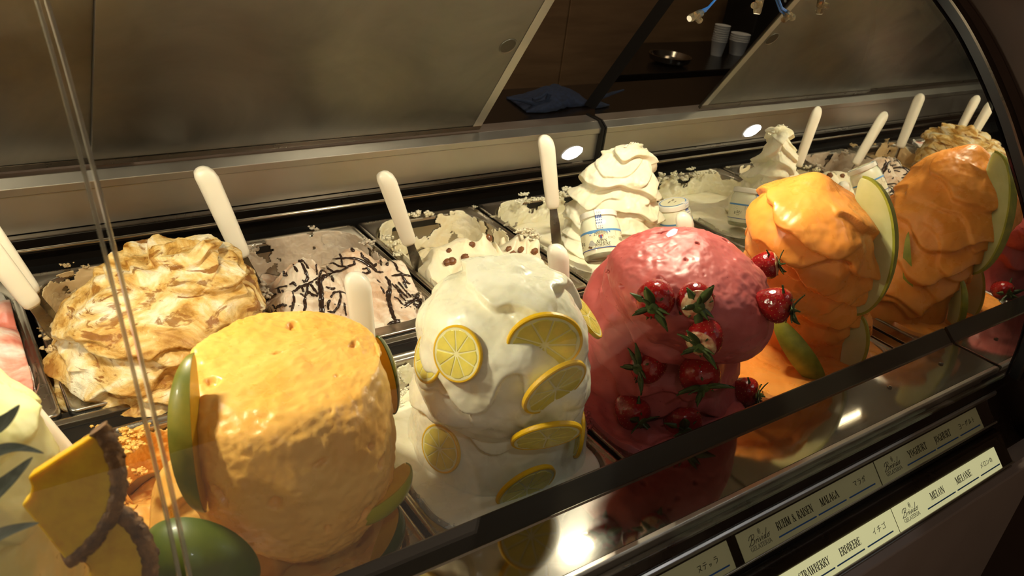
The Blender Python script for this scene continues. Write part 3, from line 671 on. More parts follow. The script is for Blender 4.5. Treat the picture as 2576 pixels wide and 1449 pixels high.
# --- PINEAPPLE
G, t_, a_ = loft([(-0.05, .585, -.03, .112, .11), (-0.05, .585, .02, .106, .10), (-0.05, .58, .08, .100, .095), (-0.048, .575, .13, .094, .09), (-0.045, .57, .175, .088, .085),
                  (-0.045, .57, .215, .074, .072), (-0.045, .57, .245, .046, .045), (-0.045, .57, .257, .02, .02), (-0.045, .57, .26, .004, .004)])
T, A = np.meshgrid(t_, a_, indexing='ij')
D = folds(G, t_, a_, 3, 0.012, 0, 0.5, 3.3, 1.0, tilt=.3) + folds(G, t_, a_, 5, 0.006, 0, 0.8, 8.8, 1.0, tilt=.5)
G = displace(G, (D - 0.006) * (1 - sstep(0.93, 1.0, T)))
pine = gelato('pineapple', [gridmesh(G), flatbed(OPF[0], 0.0, 11.0, 0.008)], GM['pineapple'], 'pale yellow pineapple ice cream mound with leaves and pineapple pieces', (-0.05, 0.6, -0.12))
# --- CARAMEL
Y = 0.935
G, t_, a_ = loft([st(405, 1010, 236, .925), st(405, 950, 240, .925), st(405, 890, 240, .93), st(408, 820, 232, Y), st(418, 755, 216, Y), st(432, 700, 184, Y + .01), st(448, 662, 132, Y + .015), st(470, 640, 78, Y + .015), st(492, 628, 36, Y + .01), st(505, 624, 6, Y + .01)], 210, 320)
T, A = np.meshgrid(t_, a_, indexing='ij')
D = folds(G, t_, a_, 5.0, 0.012, 1, 0.5, 5.5, 0.8, -.6, -.1, tilt=.3, top=1.1) + folds(G, t_, a_, 8, 0.006, -1, 1.0, 2.2, 1.0, -.2, .1, tilt=.4, top=1.1) + 0.005 * fbm(G[..., 0] * 40, G[..., 1] * 40, G[..., 2] * 40, 4)
G = displace(G, (D - 0.006) * (1 - 0.6 * sstep(0.9, 1.0, T)))
tip = np.array([.262, .926, .118]); w = np.exp(-np.sum((G[..., :2] - tip[:2])**2, -1) / 0.018**2) * sstep(0.3, .6, T); G[..., 2] += w * 0.012
caramel = gelato('caramel', [gridmesh(G), flatbed(OPR[1], -0.006, 21.0, 0.006, -0.055, (1.03, 1.09))], GM['caramel'], 'broad swirled caramel ice cream mound streaked with brown sauce', (0.21, 1.0, -0.12))
smears(caramel, [residue(OPR[1], 'back', -0.07, 0.004, 13.0, -0.08), residue(OPR[1], 'left', -0.06, 0.003, 17.0, -0.08), residue(OPR[1], 'right', -0.06, 0.003, 19.0, -0.05),
                 crumbs([(P(u, v_, z=0.006), r) for u, v_, r in ((168, 668, .008), (215, 672, .006), (460, 624, .010), (476, 622, .008), (330, 655, .006), (120, 850, .008), (130, 880, .010), (112, 830, .007), (640, 850, .008), (655, 870, .009), (648, 900, .010))], 31)], mat('caramel_residue', 'd8b98a', 0.5, sss=0.2, var=0.2, bump=0.4, bscale=120))
# --- CHOCOLATE
def smax(*hs):
    h = np.stack(np.broadcast_arrays(*hs)); return np.log(np.exp(h * 140).sum(0)) / 140
def bumps(lst):
    q = []
    for (u, v_, y, r) in lst: p = P(u, v_, y=y); q.append((p, r))
    return q
cb = bumps([(892, 622, 1.0, .058), (765, 662, 1.005, .055), (990, 655, .985, .060), (820, 712, .965, .07), (930, 700, .96, .08), (730, 740, .955, .05), (1010, 740, .93, .06)])
def ch(x, y):
    base = -0.010 - 0.052 * sstep(1.04, 1.10, y + .02 * perlin(x * 12, y * 12, .3)) + 0.003 * fbm(x * 40, y * 40, .2, 4)
    hs = [base] + [(p[2] + 0.125) * np.exp(-((x - p[0])**2 + (y - p[1])**2) / (2 * (r * 1.05)**2)) - 0.125 for p, r in cb]
    h = smax(*hs); w = 9 * y + 3.0 * perlin(x * 13, y * 13, 2.2) + 6 * x; f = w - np.floor(w)
    return h - 0.006 + 0.009 * np.where(f < .08, sstep(0, .08, f), 1 - sstep(.08, 1, f)) + 0.007 * fbm(x * 30 + 4, y * 30, 1.1, 5) + 0.005 * np.abs(fbm(x * 60, y * 45, 3.1, 3))
choc = gelato('choc', [bed(OPR[2], ch, nr=130, ks=60, ka=24)], GM['choc'], 'low cream ice cream drizzled with dark chocolate', (0.465, 1.0, -0.12))
smears(choc, [residue(OPR[2], 'back', -0.065, 0.004, 23.0, -0.16), residue(OPR[2], 'left', -0.06, 0.003, 29.0, -0.12), residue(OPR[2], 'right', -0.06, 0.004, 37.0, -0.05),
              crumbs([(P(u, v_, z=0.004), r) for u, v_, r in ((785, 574, .007), (795, 577, .005), (625, 625, .010), (640, 628, .008), (600, 625, .009), (650, 720, .012), (665, 745, .010), (660, 735, .009), (918, 610, .009), (935, 612, .009), (985, 660, .006))], 41)], mat('choc_residue', 'd9c6b0', 0.5, sss=0.2, var=0.2, bump=0.4, bscale=120))
# --- RAISIN
rb = bumps([(1120, 625, .985, .05), (1155, 602, .985, .05), (1215, 600, .985, .05), (1300, 600, .985, .055), (1342, 590, .985, .045), (1395, 640, .96, .06), (1200, 650, .95, .07), (1300, 650, .95, .07)])
def rh(x, y):
    base = -0.010 - 0.06 * sstep(1.03, 1.07, y + .02 * perlin(x * 12, y * 12, 5.3)) + 0.003 * fbm(x * 40, y * 40, .2, 4)
    hs = [base] + [(p[2] + 0.125) * np.exp(-((x - p[0])**2 + (y - p[1])**2) / (2 * (r * 1.1)**2)) - 0.125 for p, r in rb]
    h = smax(*hs); w = 8 * y + 4.0 * perlin(x * 11 + 3, y * 11, 2.2) + 2 * x; f = w - np.floor(w)
    return h - 0.007 + 0.013 * np.where(f < .08, sstep(0, .08, f), 1 - sstep(.08, 1, f)) + 0.005 * fbm(x * 30 + 9, y * 30, 1.1, 5)
raisin = gelato('raisin', [bed(OPR[3], rh, nr=130, ks=60, ka=24)], GM['raisin'], 'low cream ice cream dotted with raisins', (0.717, 1.0, -0.12))
smears(raisin, [residue(OPR[3], 'back', -0.07, 0.005, 43.0, 0.05), residue(OPR[3], 'left', -0.06, 0.003, 47.0, 0.0), residue(OPR[3], 'right', -0.06, 0.004, 53.0, 0.05),
                crumbs([(P(u, v_, z=0.004), r) for u, v_, r in ((1020, 545, .010), (1045, 540, .012), (1080, 537, .010), (975, 600, .009), (990, 615, .011), (1000, 640, .008), (1195, 520, .006), (1240, 545, .006), (1275, 565, .006))] +
                       [(P(1325 + rnd.uniform(-25, 25), 588 + rnd.uniform(-12, 14), y=.98), rnd.uniform(.005, .009)) for i in range(12)], 61, 1.2)], GM['raisin'])
# --- YOGHURT
Y = 0.957
G, t_, a_ = loft([st(1520, 720, 190, Y, .85), st(1525, 660, 158, Y, .8), st(1535, 600, 128, Y, .72), st(1542, 555, 118, Y, .65), st(1548, 500, 106, Y, .58), st(1558, 455, 93, Y, .52), st(1570, 420, 78, Y, .52), st(1583, 390, 60, Y, .55), st(1590, 372, 38, Y, .7), st(1594, 362, 18, Y), st(1595, 358, 4, Y)], 220, 300, -0.785)
T, A = np.meshgrid(t_, a_, indexing='ij')
D = folds(G, t_, a_, 6.4, 0.013, 1, 0.7, 6.1, 0.9, -.6, -.1, tilt=.6, top=1.05) + folds(G, t_, a_, 9, 0.007, -1, 1.0, 3.7, 1.0, -.2, .1, tilt=.6, top=1.0) + 0.003 * fbm(G[..., 0] * 60, G[..., 1] * 60, G[..., 2] * 60, 3)
G = displace(G, (D - 0.008) * (1 - 0.7 * sstep(0.93, 1.0, T)))
yog = gelato('yoghurt', [gridmesh(G), flatbed(OPR[4], -0.004, 71.0, 0.004, -0.05, (1.04, 1.09))], GM['yoghurt'], 'peaked white yoghurt ice cream with yoghurt jars pressed in', (1.0, 1.0, -0.12))
smears(yog, [residue(OPR[4], 'back', -0.065, 0.006, 73.0, -0.18, thick=0.006), residue(OPR[4], 'left', -0.06, 0.006, 79.0, -0.1), residue(OPR[4], 'right', -0.06, 0.004, 83.0, -0.08),
             crumbs([(P(1300 + i * 13 + rnd.uniform(-8, 8), 500 - i * 1.2 + rnd.uniform(-14, 10), z=0.010), rnd.uniform(.005, .011)) for i in range(11)] +
                    [((0.93 + i * 0.019, 1.165 + rnd.uniform(-.012, .01), 0.004), rnd.uniform(.005, .011)) for i in range(12)] + [(P(1592 + dx, 362 + dy, y=.957), .0055) for dx, dy in ((0, 0), (10, 4), (22, 12), (-14, 8), (30, 16))], 81, 1.2)], GM['yoghurt'])
# --- WHITE AND PINK
sb = bumps([(20, 850, 1.02, .06), (10, 760, 1.06, .05), (60, 930, .95, .07), (-60, 830, 1.0, .08)])
def sh(x, y):
    hs = [-0.010 - 0.05 * sstep(1.0, 1.1, y) * sstep(0.0, .03, x) + 0.004 * fbm(x * 40, y * 40, .2, 4)] + [(p[2] + 0.125) * np.exp(-((x - p[0])**2 + (y - p[1])**2) / (2 * r**2)) - 0.125 for p, r in sb]
    return smax(*hs) + 0.008 * fbm(x * 25 + 9, y * 25, 4.1, 4)
spum = gelato('spumoni', [bed(OPR[0], sh, nr=90)], GM['spumoni'], 'white and pink marbled ice cream at the left edge', (-0.05, 1.0, -0.12))
smears(spum, [residue(OPR[0], 'right', -0.08, 0.002, 91.0, 0.02), residue(OPR[0], 'back', -0.07, 0.003, 93.0, 0.0)], mat('white_residue', 'e8e2d6', 0.5, sss=0.2, var=0.2, bump=0.4, bscale=120))

# ================================================================== CHOCOLATE DRIZZLE on the cream ice cream
M['drizzle'] = mat('dark_chocolate', '2e1b12', 0.28, coat=0.3, var=0.2)
DZ = [  # (radius scale, points) read off the ice cream
 (9, [(1010, 560), (950, 700), (960, 830), (970, 960), (975, 1090), (990, 1200), (1010, 1330), (1030, 1448)]), (6, [(985, 1100), (950, 1190), (960, 1290), (1000, 1330)]),
 (6, [(640, 440), (590, 500), (640, 600), (665, 640)]), (6, [(650, 480), (720, 540), (770, 640), (800, 720), (760, 780), (725, 740)]), (4, [(740, 490), (780, 560), (800, 600)]),
 (4, [(870, 430), (900, 520), (915, 620), (910, 680)]), (6, [(560, 500), (610, 470), (690, 490), (745, 490)]), (5, [(480, 610), (490, 690), (530, 690), (520, 640)]),
 (8, [(1090, 340), (1070, 430), (1110, 480), (1060, 520)]), (8, [(1090, 330), (1170, 290), (1240, 260), (1290, 290), (1350, 310), (1390, 380)]), (6, [(1170, 310), (1210, 400), (1240, 460)]),
 (7, [(1060, 480), (1160, 470), (1280, 460), (1400, 460), (1490, 490), (1560, 540), (1640, 590), (1700, 640), (1770, 640)]), (6, [(1060, 540), (1130, 520), (1200, 560), (1300, 570), (1400, 540), (1390, 490)]),
 (7, [(1020, 520), (1060, 590), (1130, 640), (1220, 620), (1320, 580)]), (8, [(1130, 650), (1060, 670), (1000, 700), (970, 760)]), (6, [(1110, 690), (1120, 770)]), (5, [(1230, 470), (1250, 560)]),
 (7, [(1480, 390), (1510, 450), (1580, 500), (1650, 560), (1720, 500), (1760, 430), (1810, 420)]), (8, [(1560, 380), (1620, 430), (1700, 450), (1750, 470)]), (6, [(1740, 480), (1750, 560)]), (6, [(1840, 470), (1820, 560)]),
 (5, [(1500, 600), (1570, 590), (1600, 640), (1550, 660), (1500, 640)]), (5, [(1860, 480), (1930, 540), (1960, 620), (2020, 660)]), (6, [(1880, 690), (2000, 670), (2120, 690), (2180, 740)]),
 (6, [(2010, 680), (2060, 760), (2120, 800)]), (5, [(2030, 760), (2080, 850)]), (8, [(1800, 700), (1850, 760), (1860, 870), (1840, 980), (1860, 1080), (1890, 1180), (1920, 1260), (1990, 1270)]), (6, [(1850, 860), (1810, 960)]),
 (7, [(1830, 1320), (1900, 1290), (1990, 1280)]), (5, [(1880, 790), (1960, 870), (2010, 960), (2070, 1020)]), (5, [(1930, 800), (2010, 900), (2090, 970)]), (5, [(1970, 770), (2050, 880), (2140, 960)]),
 (8, [(2060, 1080), (2130, 1030), (2210, 980), (2270, 1050), (2200, 1110)]), (8, [(2140, 930), (2200, 960), (2240, 900)]), (8, [(2220, 1010), (2300, 980), (2390, 990)]), (7, [(2160, 1050), (2240, 1100), (2290, 1090)]),
 (6, [(2200, 780), (2260, 850), (2310, 940)]), (4, [(2390, 940), (2470, 990)]), (4, [(1910, 960), (1960, 980), (2010, 1050), (2060, 1080)]),
 (8, [(230, 1080), (260, 1000), (320, 930), (390, 930)]), (5, [(370, 860), (450, 830), (530, 820)]), (6, [(420, 860), (440, 920)]), (6, [(470, 870), (480, 910)]), (7, [(560, 800), (610, 780), (650, 820)]),
 (7, [(350, 1060), (380, 1110), (430, 1070), (480, 1060), (520, 1080)]), (5, [(390, 1110), (380, 1180), (400, 1230)]), (6, [(590, 900), (640, 880), (690, 830), (800, 800), (880, 750), (940, 700)]),
 (5, [(600, 900), (620, 1000), (600, 1090), (585, 1160)]), (6, [(700, 920), (750, 960), (760, 1080), (740, 1180)]), (6, [(800, 800), (790, 920), (750, 960)]), (5, [(720, 830), (740, 900)]), (4, [(720, 1190), (690, 1300), (680, 1380)]),
 (6, [(800, 890), (860, 940), (930, 950)]), (6, [(830, 800), (880, 870), (930, 930)]), (5, [(900, 760), (940, 830)]), (6, [(1050, 1150), (1130, 1160), (1190, 1080), (1220, 980), (1210, 890), (1290, 920)]), (5, [(1210, 890), (1130, 910), (1090, 970)]),
 (5, [(1030, 830), (1090, 860), (1150, 850)]), (5, [(1060, 1130), (1060, 1040), (1080, 1000)]), (6, [(530, 1230), (560, 1290), (610, 1280), (620, 1200)]), (4, [(1265, 1040), (1280, 1120), (1290, 1210)]),
 (7, [(550, 1090), (600, 1090)]), (4, [(1690, 740), (1730, 780)]), (4, [(1740, 830), (1790, 920)]),
]
bb = B()
for wdt, pts in DZ:
    q = []
    for i in range(len(pts) - 1):
        for s_ in np.linspace(0, 1, 7)[:-1 if i < len(pts) - 2 else None]:
            zx = pts[i][0] * (1 - s_) + pts[i + 1][0] * s_ + 9 * perlin(pts[i][0] * .1 + s_ * 3, i, 1.1); zy = pts[i][1] * (1 - s_) + pts[i + 1][1] * s_ + 9 * perlin(pts[i][1] * .1, s_ * 3, i + 2.2)
            h_, no = hit('choc', 620 + zx * .19410, 560 + zy * .19410, 0.0004)
            if h_ is not None and (not q or (h_ - q[-1]).length < 0.03): q.append(h_)
    if len(q) > 2:
        r0 = wdt * 0.00040
        rr = [r0 * (0.60 + 0.5 * math.sin(math.pi * i / (len(q) - 1)) + 0.75 * float(perlin(i * .4, wdt, pts[0][0] * .01))) for i in range(len(q))]
        bb.tube(q, rr, 8, 0.45, (0, -.35, 1))
for i in range(46):   # drips and dots
    zx, zy = rnd.choice([(rnd.uniform(330, 640), rnd.uniform(1180, 1430)), (rnd.uniform(2000, 2250), rnd.uniform(1000, 1130)), (rnd.uniform(480, 1300), rnd.uniform(1050, 1400))])
    h_, no = hit('choc', 620 + zx * .1941, 560 + zy * .1941)
    if h_ is not None: bb.add(*blob(tuple(h_), rnd.uniform(.0006, .0016), i, .3, 1, (1, 1.6, .6)))
dz = bb.obj('chocolate_drizzle', M['drizzle'], choc, smooth=True, sharp=False); dz.data.transform(Matrix.Translation(-Vector(choc.location))); dz['label'] = 'dark chocolate sauce lines'

# ================================================================== FRUIT
M['lemonrind'] = mat('lemon_rind', 'f2bf16', 0.38, sss=0.2, var=0.08, bump=0.4, bscale=500, bdist=.0008)
M['lemonpith'] = mat('lemon_pith', 'f4eab0', 0.45, sss=0.3, var=0.05)
M['lemonflesh'] = mat('lemon_flesh', 'f0dc6a', 0.18, sss=0.5, rad=(.006, .005, .001), var=0.12, vscale=120, stretch=(1, 1, 1), bump=0.25, bscale=300)
def lemon_proto(R=0.027, th=0.0042):
    def arcs(r): return [(r * math.cos(2 * math.pi * k / 44), r * math.sin(2 * math.pi * k / 44)) for k in range(44)]
    o = arcs(R); i_ = arcs(R - 0.0022)
    rind = B(); rind.v = [(x, y, -th / 2) for x, y in i_] + [(x * .97, y * .97, -th / 2) for x, y in o] + [(x, y, -th * .3) for x, y in o] + [(x, y, th * .3) for x, y in o] + [(x * .97, y * .97, th / 2) for x, y in o] + [(x, y, th / 2) for x, y in i_]
    for q in range(6): rind.f += [(q * 44 + k, q * 44 + (k + 1) % 44, ((q + 1) % 6) * 44 + (k + 1) % 44, ((q + 1) % 6) * 44 + k) for k in range(44)]
    pith = B(); pith.lathe([(R - 0.0023, -th * .46), (R - 0.0023, th * .46)], 44)
    seg = B(); pts = []
    n = 9; r0, r1 = 0.0022, R - 0.0042; a = math.pi / n * 0.93
    out = [(r0, 0)] + [(r1 * math.cos(q) * (1 if abs(q) < a * .7 else .965), r1 * math.sin(q) * (1 if abs(q) < a * .7 else .965)) for q in np.linspace(-a, a, 8)]
    seg.prism(out, -th * .5 - .0003, th * .5 + .0003, 'z')
    return rind, pith, seg, n
def lemon_slice(mw, label, sx=1.0, sy=1.0, first=[]):
    mw = mw @ Matrix.Diagonal((sx, sy, 1, 1)) if False else mw
    if not first:
        t = thing('lemon_slice', label, 'lemon slice', mw, 'lemon slices on the lemon ice cream'); rind, pith, seg, n = lemon_proto()
        rind.obj('rind', M['lemonrind'], t, smooth=True); pith.obj('pith', M['lemonpith'], t); s0 = None
        for k in range(n):
            m_ = Matrix.Rotation(2 * math.pi * k / n, 4, 'Z')
            if s0 is None: s0 = seg.obj('segment', M['lemonflesh'], t, bevel=0.0004)
            else:
                s1 = s0.copy(); COL.objects.link(s1); s1.parent = t; s1.matrix_local = m_
        first.append(t); return t
    return copy_tree(first[0], mw, label)
view = lambda p: (Vector(CAM) - Vector(p)).normalized()
def on(key, u, v, lift, tilt=None, mix=0.0, xdir=None):
    """frame on an ice cream, facing along the surface normal, bent towards 'tilt'"""
    p, n = hit(key, u, v)
    if p is None: p, n = Vector(P(u, v, y=0.55)), view(P(u, v, y=0.55))
    z = n if tilt is None else (n * (1 - mix) + Vector(tilt).normalized() * mix).normalized()
    return frame(p + z * lift, z, xdir)
lemon_slice(on('lemon', 1152, 890, 0.0005), 'round lemon slice lying flat on the upper left of the lemon mound')
lemon_slice(on('lemon', 1110, 1128, 0.0005), 'round lemon slice lying flat on the lower left of the lemon mound')
for (u, v_, lab) in ((1368, 855, 'topmost half buried lemon slice on the front of the lemon mound'), (1388, 965, 'half buried lemon slice below the topmost one, reaching the right side'),
                     (1372, 1085, 'third half buried lemon slice down the front of the lemon mound'), (1318, 1215, 'lowest half buried lemon slice, just above the front lip')):
    lemon_slice(on('lemon', u, v_, 0.0045, (0.15, -0.55, -0.80), 0.42, (1, 0, -0.2)) @ Matrix.Scale(1.32, 4), lab)
lemon_slice(on('lemon', 1472, 800, 0.002, (0.75, -0.2, 0.5), 0.75), 'lemon slice on the right flank of the lemon mound, seen edge on at the top')
lemon_slice(on('lemon', 1448, 1090, 0.003, (0.9, -0.2, -0.3), 0.6), 'lemon slice low on the right flank of the lemon mound')
lemon_slice(on('lemon', 1066, 893, -0.007, (-0.9, 0.2, 0.2), 0.4), 'lemon slice almost buried at the left edge of the lemon mound')

# --- strawberries
k = NT('strawberry_skin'); v = k.coord(); n0 = k.noise(v, 25, 3)
k.l(k.ramp(n0, [(0.3, lin('7a0c11')), (0.7, lin('b21e1b'))]), k.b.inputs['Base Color']); k.b.inputs['Roughness'].default_value = 0.22; k.b.inputs['Coat Weight'].default_value = 0.4
k.b.inputs['Subsurface Weight'].default_value = 0.15; k.b.inputs['Subsurface Radius'].default_value = (.004, .001, .001); k.b.inputs['Subsurface Scale'].default_value = 1
vo = k.n('ShaderNodeTexVoronoi'); vo.inputs['Scale'].default_value = 300; k.l(v, vo.inputs['Vector']); k.l(k.bump(vo.outputs['Distance'], 0.4, 0.0012), k.b.inputs['Normal']); M['berry'] = k.m
M['berryflesh'] = mat('strawberry_flesh', 'dcb88a', 0.35, col2='b8553a', vscale=150, sss=0.2)
M['sepal'] = mat('strawberry_leaf', '4c5a26', 0.5, col2='2f3a18', vscale=60, bump=0.2)
M['seed'] = mat('strawberry_seed', 'c08a40', 0.4, var=0.1)
SPR = [(0.0004, -.0005), (0.0085, 0.0006), (0.0145, 0.004), (0.0172, 0.010), (0.0168, 0.0165), (0.0142, 0.024), (0.0105, 0.0305), (0.0062, 0.0355), (0.002, 0.0380)]
def sepal_mesh():
    L = 0.025; vs_ = []; fs = []; n = 9
    for i in range(n):
        s_ = i / (n - 1); w = 0.0050 * math.sin(math.pi * min(1, s_ * .85 + .12)) * (1 - s_ * .4) + .0002; z = 0.001 + 0.004 * s_ - 0.012 * s_ * s_ * 0.3
        x = 0.002 + L * s_
        vs_ += [(x, -w, z + .001), (x, 0, z), (x, w, z + .001), (x, 0, z - .0006)]
    for i in range(n - 1):
        for q in range(4): fs.append((4 * i + q, 4 * i + (q + 1) % 4, 4 * i + 4 + (q + 1) % 4, 4 * i + 4 + q))
    fs += [(0, 1, 2, 3), (4 * n - 4, 4 * n - 3, 4 * n - 2, 4 * n - 1)]
    return vs_, fs
def strawberry_at(mw, label, store={}, half=False):
    key = 'h' if half else 'w'
    if key in store: return copy_tree(store[key], mw, label)
    t = thing('strawberry', label, 'strawberry', mw, 'strawberries on the strawberry ice cream'); store[key] = t
    pz = hermite(np.linspace(0, 1, 22), np.linspace(0, 1, len(SPR)), np.array(SPR)); pr = [(max(.0003, a), z) for a, z in pz]
    bb = B(); bb.lathe(pr, 30)
    bb.obj('body', M['berry'], t, smooth=True, sharp=False)
    if half:   # pale shoulder round the leafy end
        fl = B(); fl.lathe([(r + .00025, z) for r, z in pr if z < .0052] + [(float(np.interp(.0052, [p[1] for p in pr], [p[0] for p in pr])), .0054)], 30); fl.obj('shoulder', M['berryflesh'], t, smooth=True, sharp=False)
    sd = B(); kk = 0
    for i in range(9):
        z = 0.005 + i * 0.0036; r = float(np.interp(z, [p[1] for p in pr], [p[0] for p in pr])); n = max(4, int(2 * math.pi * r / 0.0062))
        for j in range(n):
            a = 2 * math.pi * (j + 0.5 * (i % 2)) / n
            if half and z < .006: continue
            m_ = frame((r * math.cos(a), r * math.sin(a), z), (math.cos(a), math.sin(a), .2), (0, 0, 1)); sd.lathe([(.0002, -.0003), (.00045, .0000), (.0002, .0002)], 5, m_)
    s_ = sd.obj('seed', M['seed'], t); s_['kind'] = 'stuff'
    v_, f_ = sepal_mesh(); me = mesh('sepal', v_, f_); s0 = None
    for j in range(7):
        m_ = Matrix.Translation((0, 0, -.0006)) @ Matrix.Rotation(j * 2 * math.pi / 7 + .3, 4, 'Z') @ Matrix.Rotation(0.5 * math.sin(j * 2.3), 4, 'Y') @ Matrix.Scale(0.85 + .25 * math.sin(j * 1.7), 4)
        o = link('sepal', me, None, t, m_)
        if not me.materials: me.materials.append(M['sepal'])
    cx = B(); cx.lathe([(.0062, .0004), (.0058, -.0012), (.0034, -.0020), (.0012, -.0022)], 16); cx.obj('calyx', M['sepal'], t, smooth=True)
    for j in range(5):   # shorter inner leaves
        o = link('sepal', me, None, t, Matrix.Translation((0, 0, -.0012)) @ Matrix.Rotation(j * 2 * math.pi / 5 + .8, 4, 'Z') @ Matrix.Rotation(0.35 - .5 * (j % 2), 4, 'Y') @ Matrix.Scale(0.55, 4))
    st_ = B(); st_.tube([(0, 0, 0), (.0005, .001, -.004), (.0015, .002, -.008)], [.0016, .0012, .0009], 7); st_.obj('stem', M['sepal'], t, smooth=True)
    return t
def berry(u, v, tip, label, sc=1.0, out=0.006, half=False, y=None):
    """tip: direction of the berry's point; its leafy end faces the other way"""
    p, n = hit('strawberry', u, v)
    if p is None: p = Vector(P(u, v, y=y or 0.55)); n = view(p)
    z = Vector(RM @ np.array(tip, float)).normalized(); org = p + n * out - z * 0.017 * sc
    return strawberry_at(frame(org, z, (0.3, 1, 0.2)) @ Matrix.Scale(sc, 4), label, half=half)
berry(1655, 748, (0.35, -0.55, 0.75), 'whole strawberry with splayed leaves on the upper left of the strawberry mound', 1.2, 0.006)
berry(1747, 752, (0.0, -0.45, 0.9), 'pale shouldered strawberry with a drooping leaf in the middle of the strawberry mound', 1.15, 0.001, True)
berry(1922, 668, (-0.95, 0.10, 0.25), 'pale shouldered strawberry sticking out of the upper right of the strawberry mound', 1.05, 0.010, True, 0.56)
berry(1925, 770, (-0.85, -0.25, 0.35), 'red strawberry sticking out on the right below the pale shouldered one', 1.15, 0.010, False, 0.56)
berry(1776, 835, (0.5, -0.6, 0.6), 'strawberry tucked under the overhang in the middle of the strawberry mound', 1.15, 0.006, True)
berry(1634, 915, (0.8, -0.1, 0.6), 'strawberry with leaves on its left, halfway down the strawberry mound', 1.2, 0.006)
berry(1752, 925, (-0.1, -0.75, 0.6), 'large shaded strawberry with leaves below, right of centre on the mound', 1.4, 0.006)
berry(1592, 1025, (-0.5, -0.55, 0.6), 'bright strawberry low on the left of the strawberry mound', 1.25, 0.006)
berry(1712, 1045, (0.0, -0.6, 0.75), 'dark shaded strawberry low on the front of the strawberry mound', 1.35, 0.006)
berry(1858, 985, (-0.85, -0.2, 0.4), 'shiny strawberry at the lower right of the strawberry mound by the front lip', 1.15, 0.006, False, 0.50)

# --- wedges: a lune of an ellipsoid, skin outside, flesh on the cut sides
def wedge(name, label, cat, group, mw, L, b_, alpha, rin, skin, flesh, skin_t=0.0016):
    t = thing(name, label, cat, mw, group); al = math.radians(alpha); nt_, na_ = 26, 9
    def surf(bb_, Lh, off):
        return [[(bb_ * math.cos(p) * math.cos(q), bb_ * math.cos(p) * math.sin(q), Lh * math.sin(p)) for q in np.linspace(-al, al, na_)] for p in np.linspace(-math.pi / 2, math.pi / 2, nt_)]
    Ra = surf(b_, L / 2, 0); Rb = surf(b_ - skin_t, L / 2 - skin_t, 0); sk = B(); n = nt_ * na_
    sk.v = [p for r in Ra for p in r] + [p for r in Rb for p in r]
    for i in range(nt_ - 1):
        for j in range(na_ - 1):
            q = (i * na_ + j, i * na_ + j + 1, (i + 1) * na_ + j + 1, (i + 1) * na_ + j); sk.f += [q, tuple(k + n for k in q[::-1])]
        for j in (0, na_ - 1): sk.f.append((i * na_ + j, (i + 1) * na_ + j, n + (i + 1) * na_ + j, n + i * na_ + j))
    sk.obj('skin', skin, t, smooth=True)
    fl = B(); ins = [(rin * b_ * math.cos(p)**0.8 if math.cos(p) > 0 else 0, 0, L / 2 * 0.97 * math.sin(p)) for p in np.linspace(-math.pi / 2, math.pi / 2, nt_)]
    Rc = surf(b_ - skin_t * .9, L / 2 - skin_t * .9, 0)
    fl.v = [p for r in Rc for p in r] + ins
    # two cut faces and the outer face under the skin
    rows = 7
    fl = B()
    for sgn in (0, na_ - 1):
        g = [[tuple(np.array(ins[i]) * (1 - s_) + np.array(Rc[i][sgn]) * s_) for s_ in np.linspace(0, 1, rows)] for i in range(nt_)]
        fl.add([p for r in g for p in r], [(i * rows + j, i * rows + j + 1, (i + 1) * rows + j + 1, (i + 1) * rows + j) for i in range(nt_ - 1) for j in range(rows - 1)])
    fl.add([p for r in Rc for p in r], [(i * na_ + j, i * na_ + j + 1, (i + 1) * na_ + j + 1, (i + 1) * na_ + j) for i in range(nt_ - 1) for j in range(na_ - 1)])
    fl.obj('flesh', flesh, t, smooth=True)
    return t
M['melonskin'] = mat('melon_skin', 'aaa436', 0.4, col2='85872a', vscale=40, bump=0.15, bscale=150)
M['melonflesh'] = mat('melon_flesh', 'cbc58c', 0.3, sss=0.25, rad=(.008, .007, .003), col2='bcb878', vscale=25)
M['mangoskin'] = mat('mango_skin', '566220', 0.38, col2='93832a', vscale=14, coat=0.15, bump=0.08, bscale=300)
M['mangoskin2'] = mat('mango_skin_yellow', 'b7a61c', 0.25, col2='7f8e1e', vscale=9, coat=0.4)
M['mangoskinshade'] = mat('mango_skin_shaded', '3f5316', 0.4, col2='5d661c', vscale=14, coat=0.1, bump=0.08, bscale=300)  # darker copy of the mango skin, with the wedge's shade put into its colour
M['mangoskindark'] = mat('mango_skin_dark', '33480f', 0.22, col2='4f6114', vscale=12, coat=0.5)
M['mangoflesh'] = mat('mango_flesh', 'deb030', 0.25, sss=0.2, rad=(.004, .003, .001), col2='cf9a22', vscale=25)
MG = 'melon wedges on the melon ice cream'
def axis(a, b_, outw):   # frame whose z runs from b to a, x pointing outwards
    a, b_ = Vector(a), Vector(b_); return frame((a + b_) / 2, a - b_, outw)
def mwedge(top, bot, outw, label, bulge, alpha=9, rin=0.15):
    top, bot = Vector(top), Vector(bot); L = (top - bot).length * 1.03
    return wedge('melon_wedge', label, 'melon wedge', MG, axis(top, bot, outw), L, bulge, alpha, rin, M['melonskin'], M['melonflesh'], 0.004)
mwedge((1.010, 0.552, 0.275), (1.026, 0.510, 0.085), (0.25, -1, 0.1), 'tall curved melon wedge standing on the front of the melon mound', 0.052, 9, -0.2)
mwedge((0.925, 0.565, 0.075), (0.985, 0.500, -0.012), (-0.75, -0.62, 0.25), 'green melon wedge low on the left of the melon mound', 0.030, 34, -0.2)
mwedge((1.045, 0.520, 0.080), (1.040, 0.500, -0.02), (0.4, -1, 0.0), 'pale melon wedge standing below the tall one at the foot of the melon mound', 0.030, 12, -0.2)
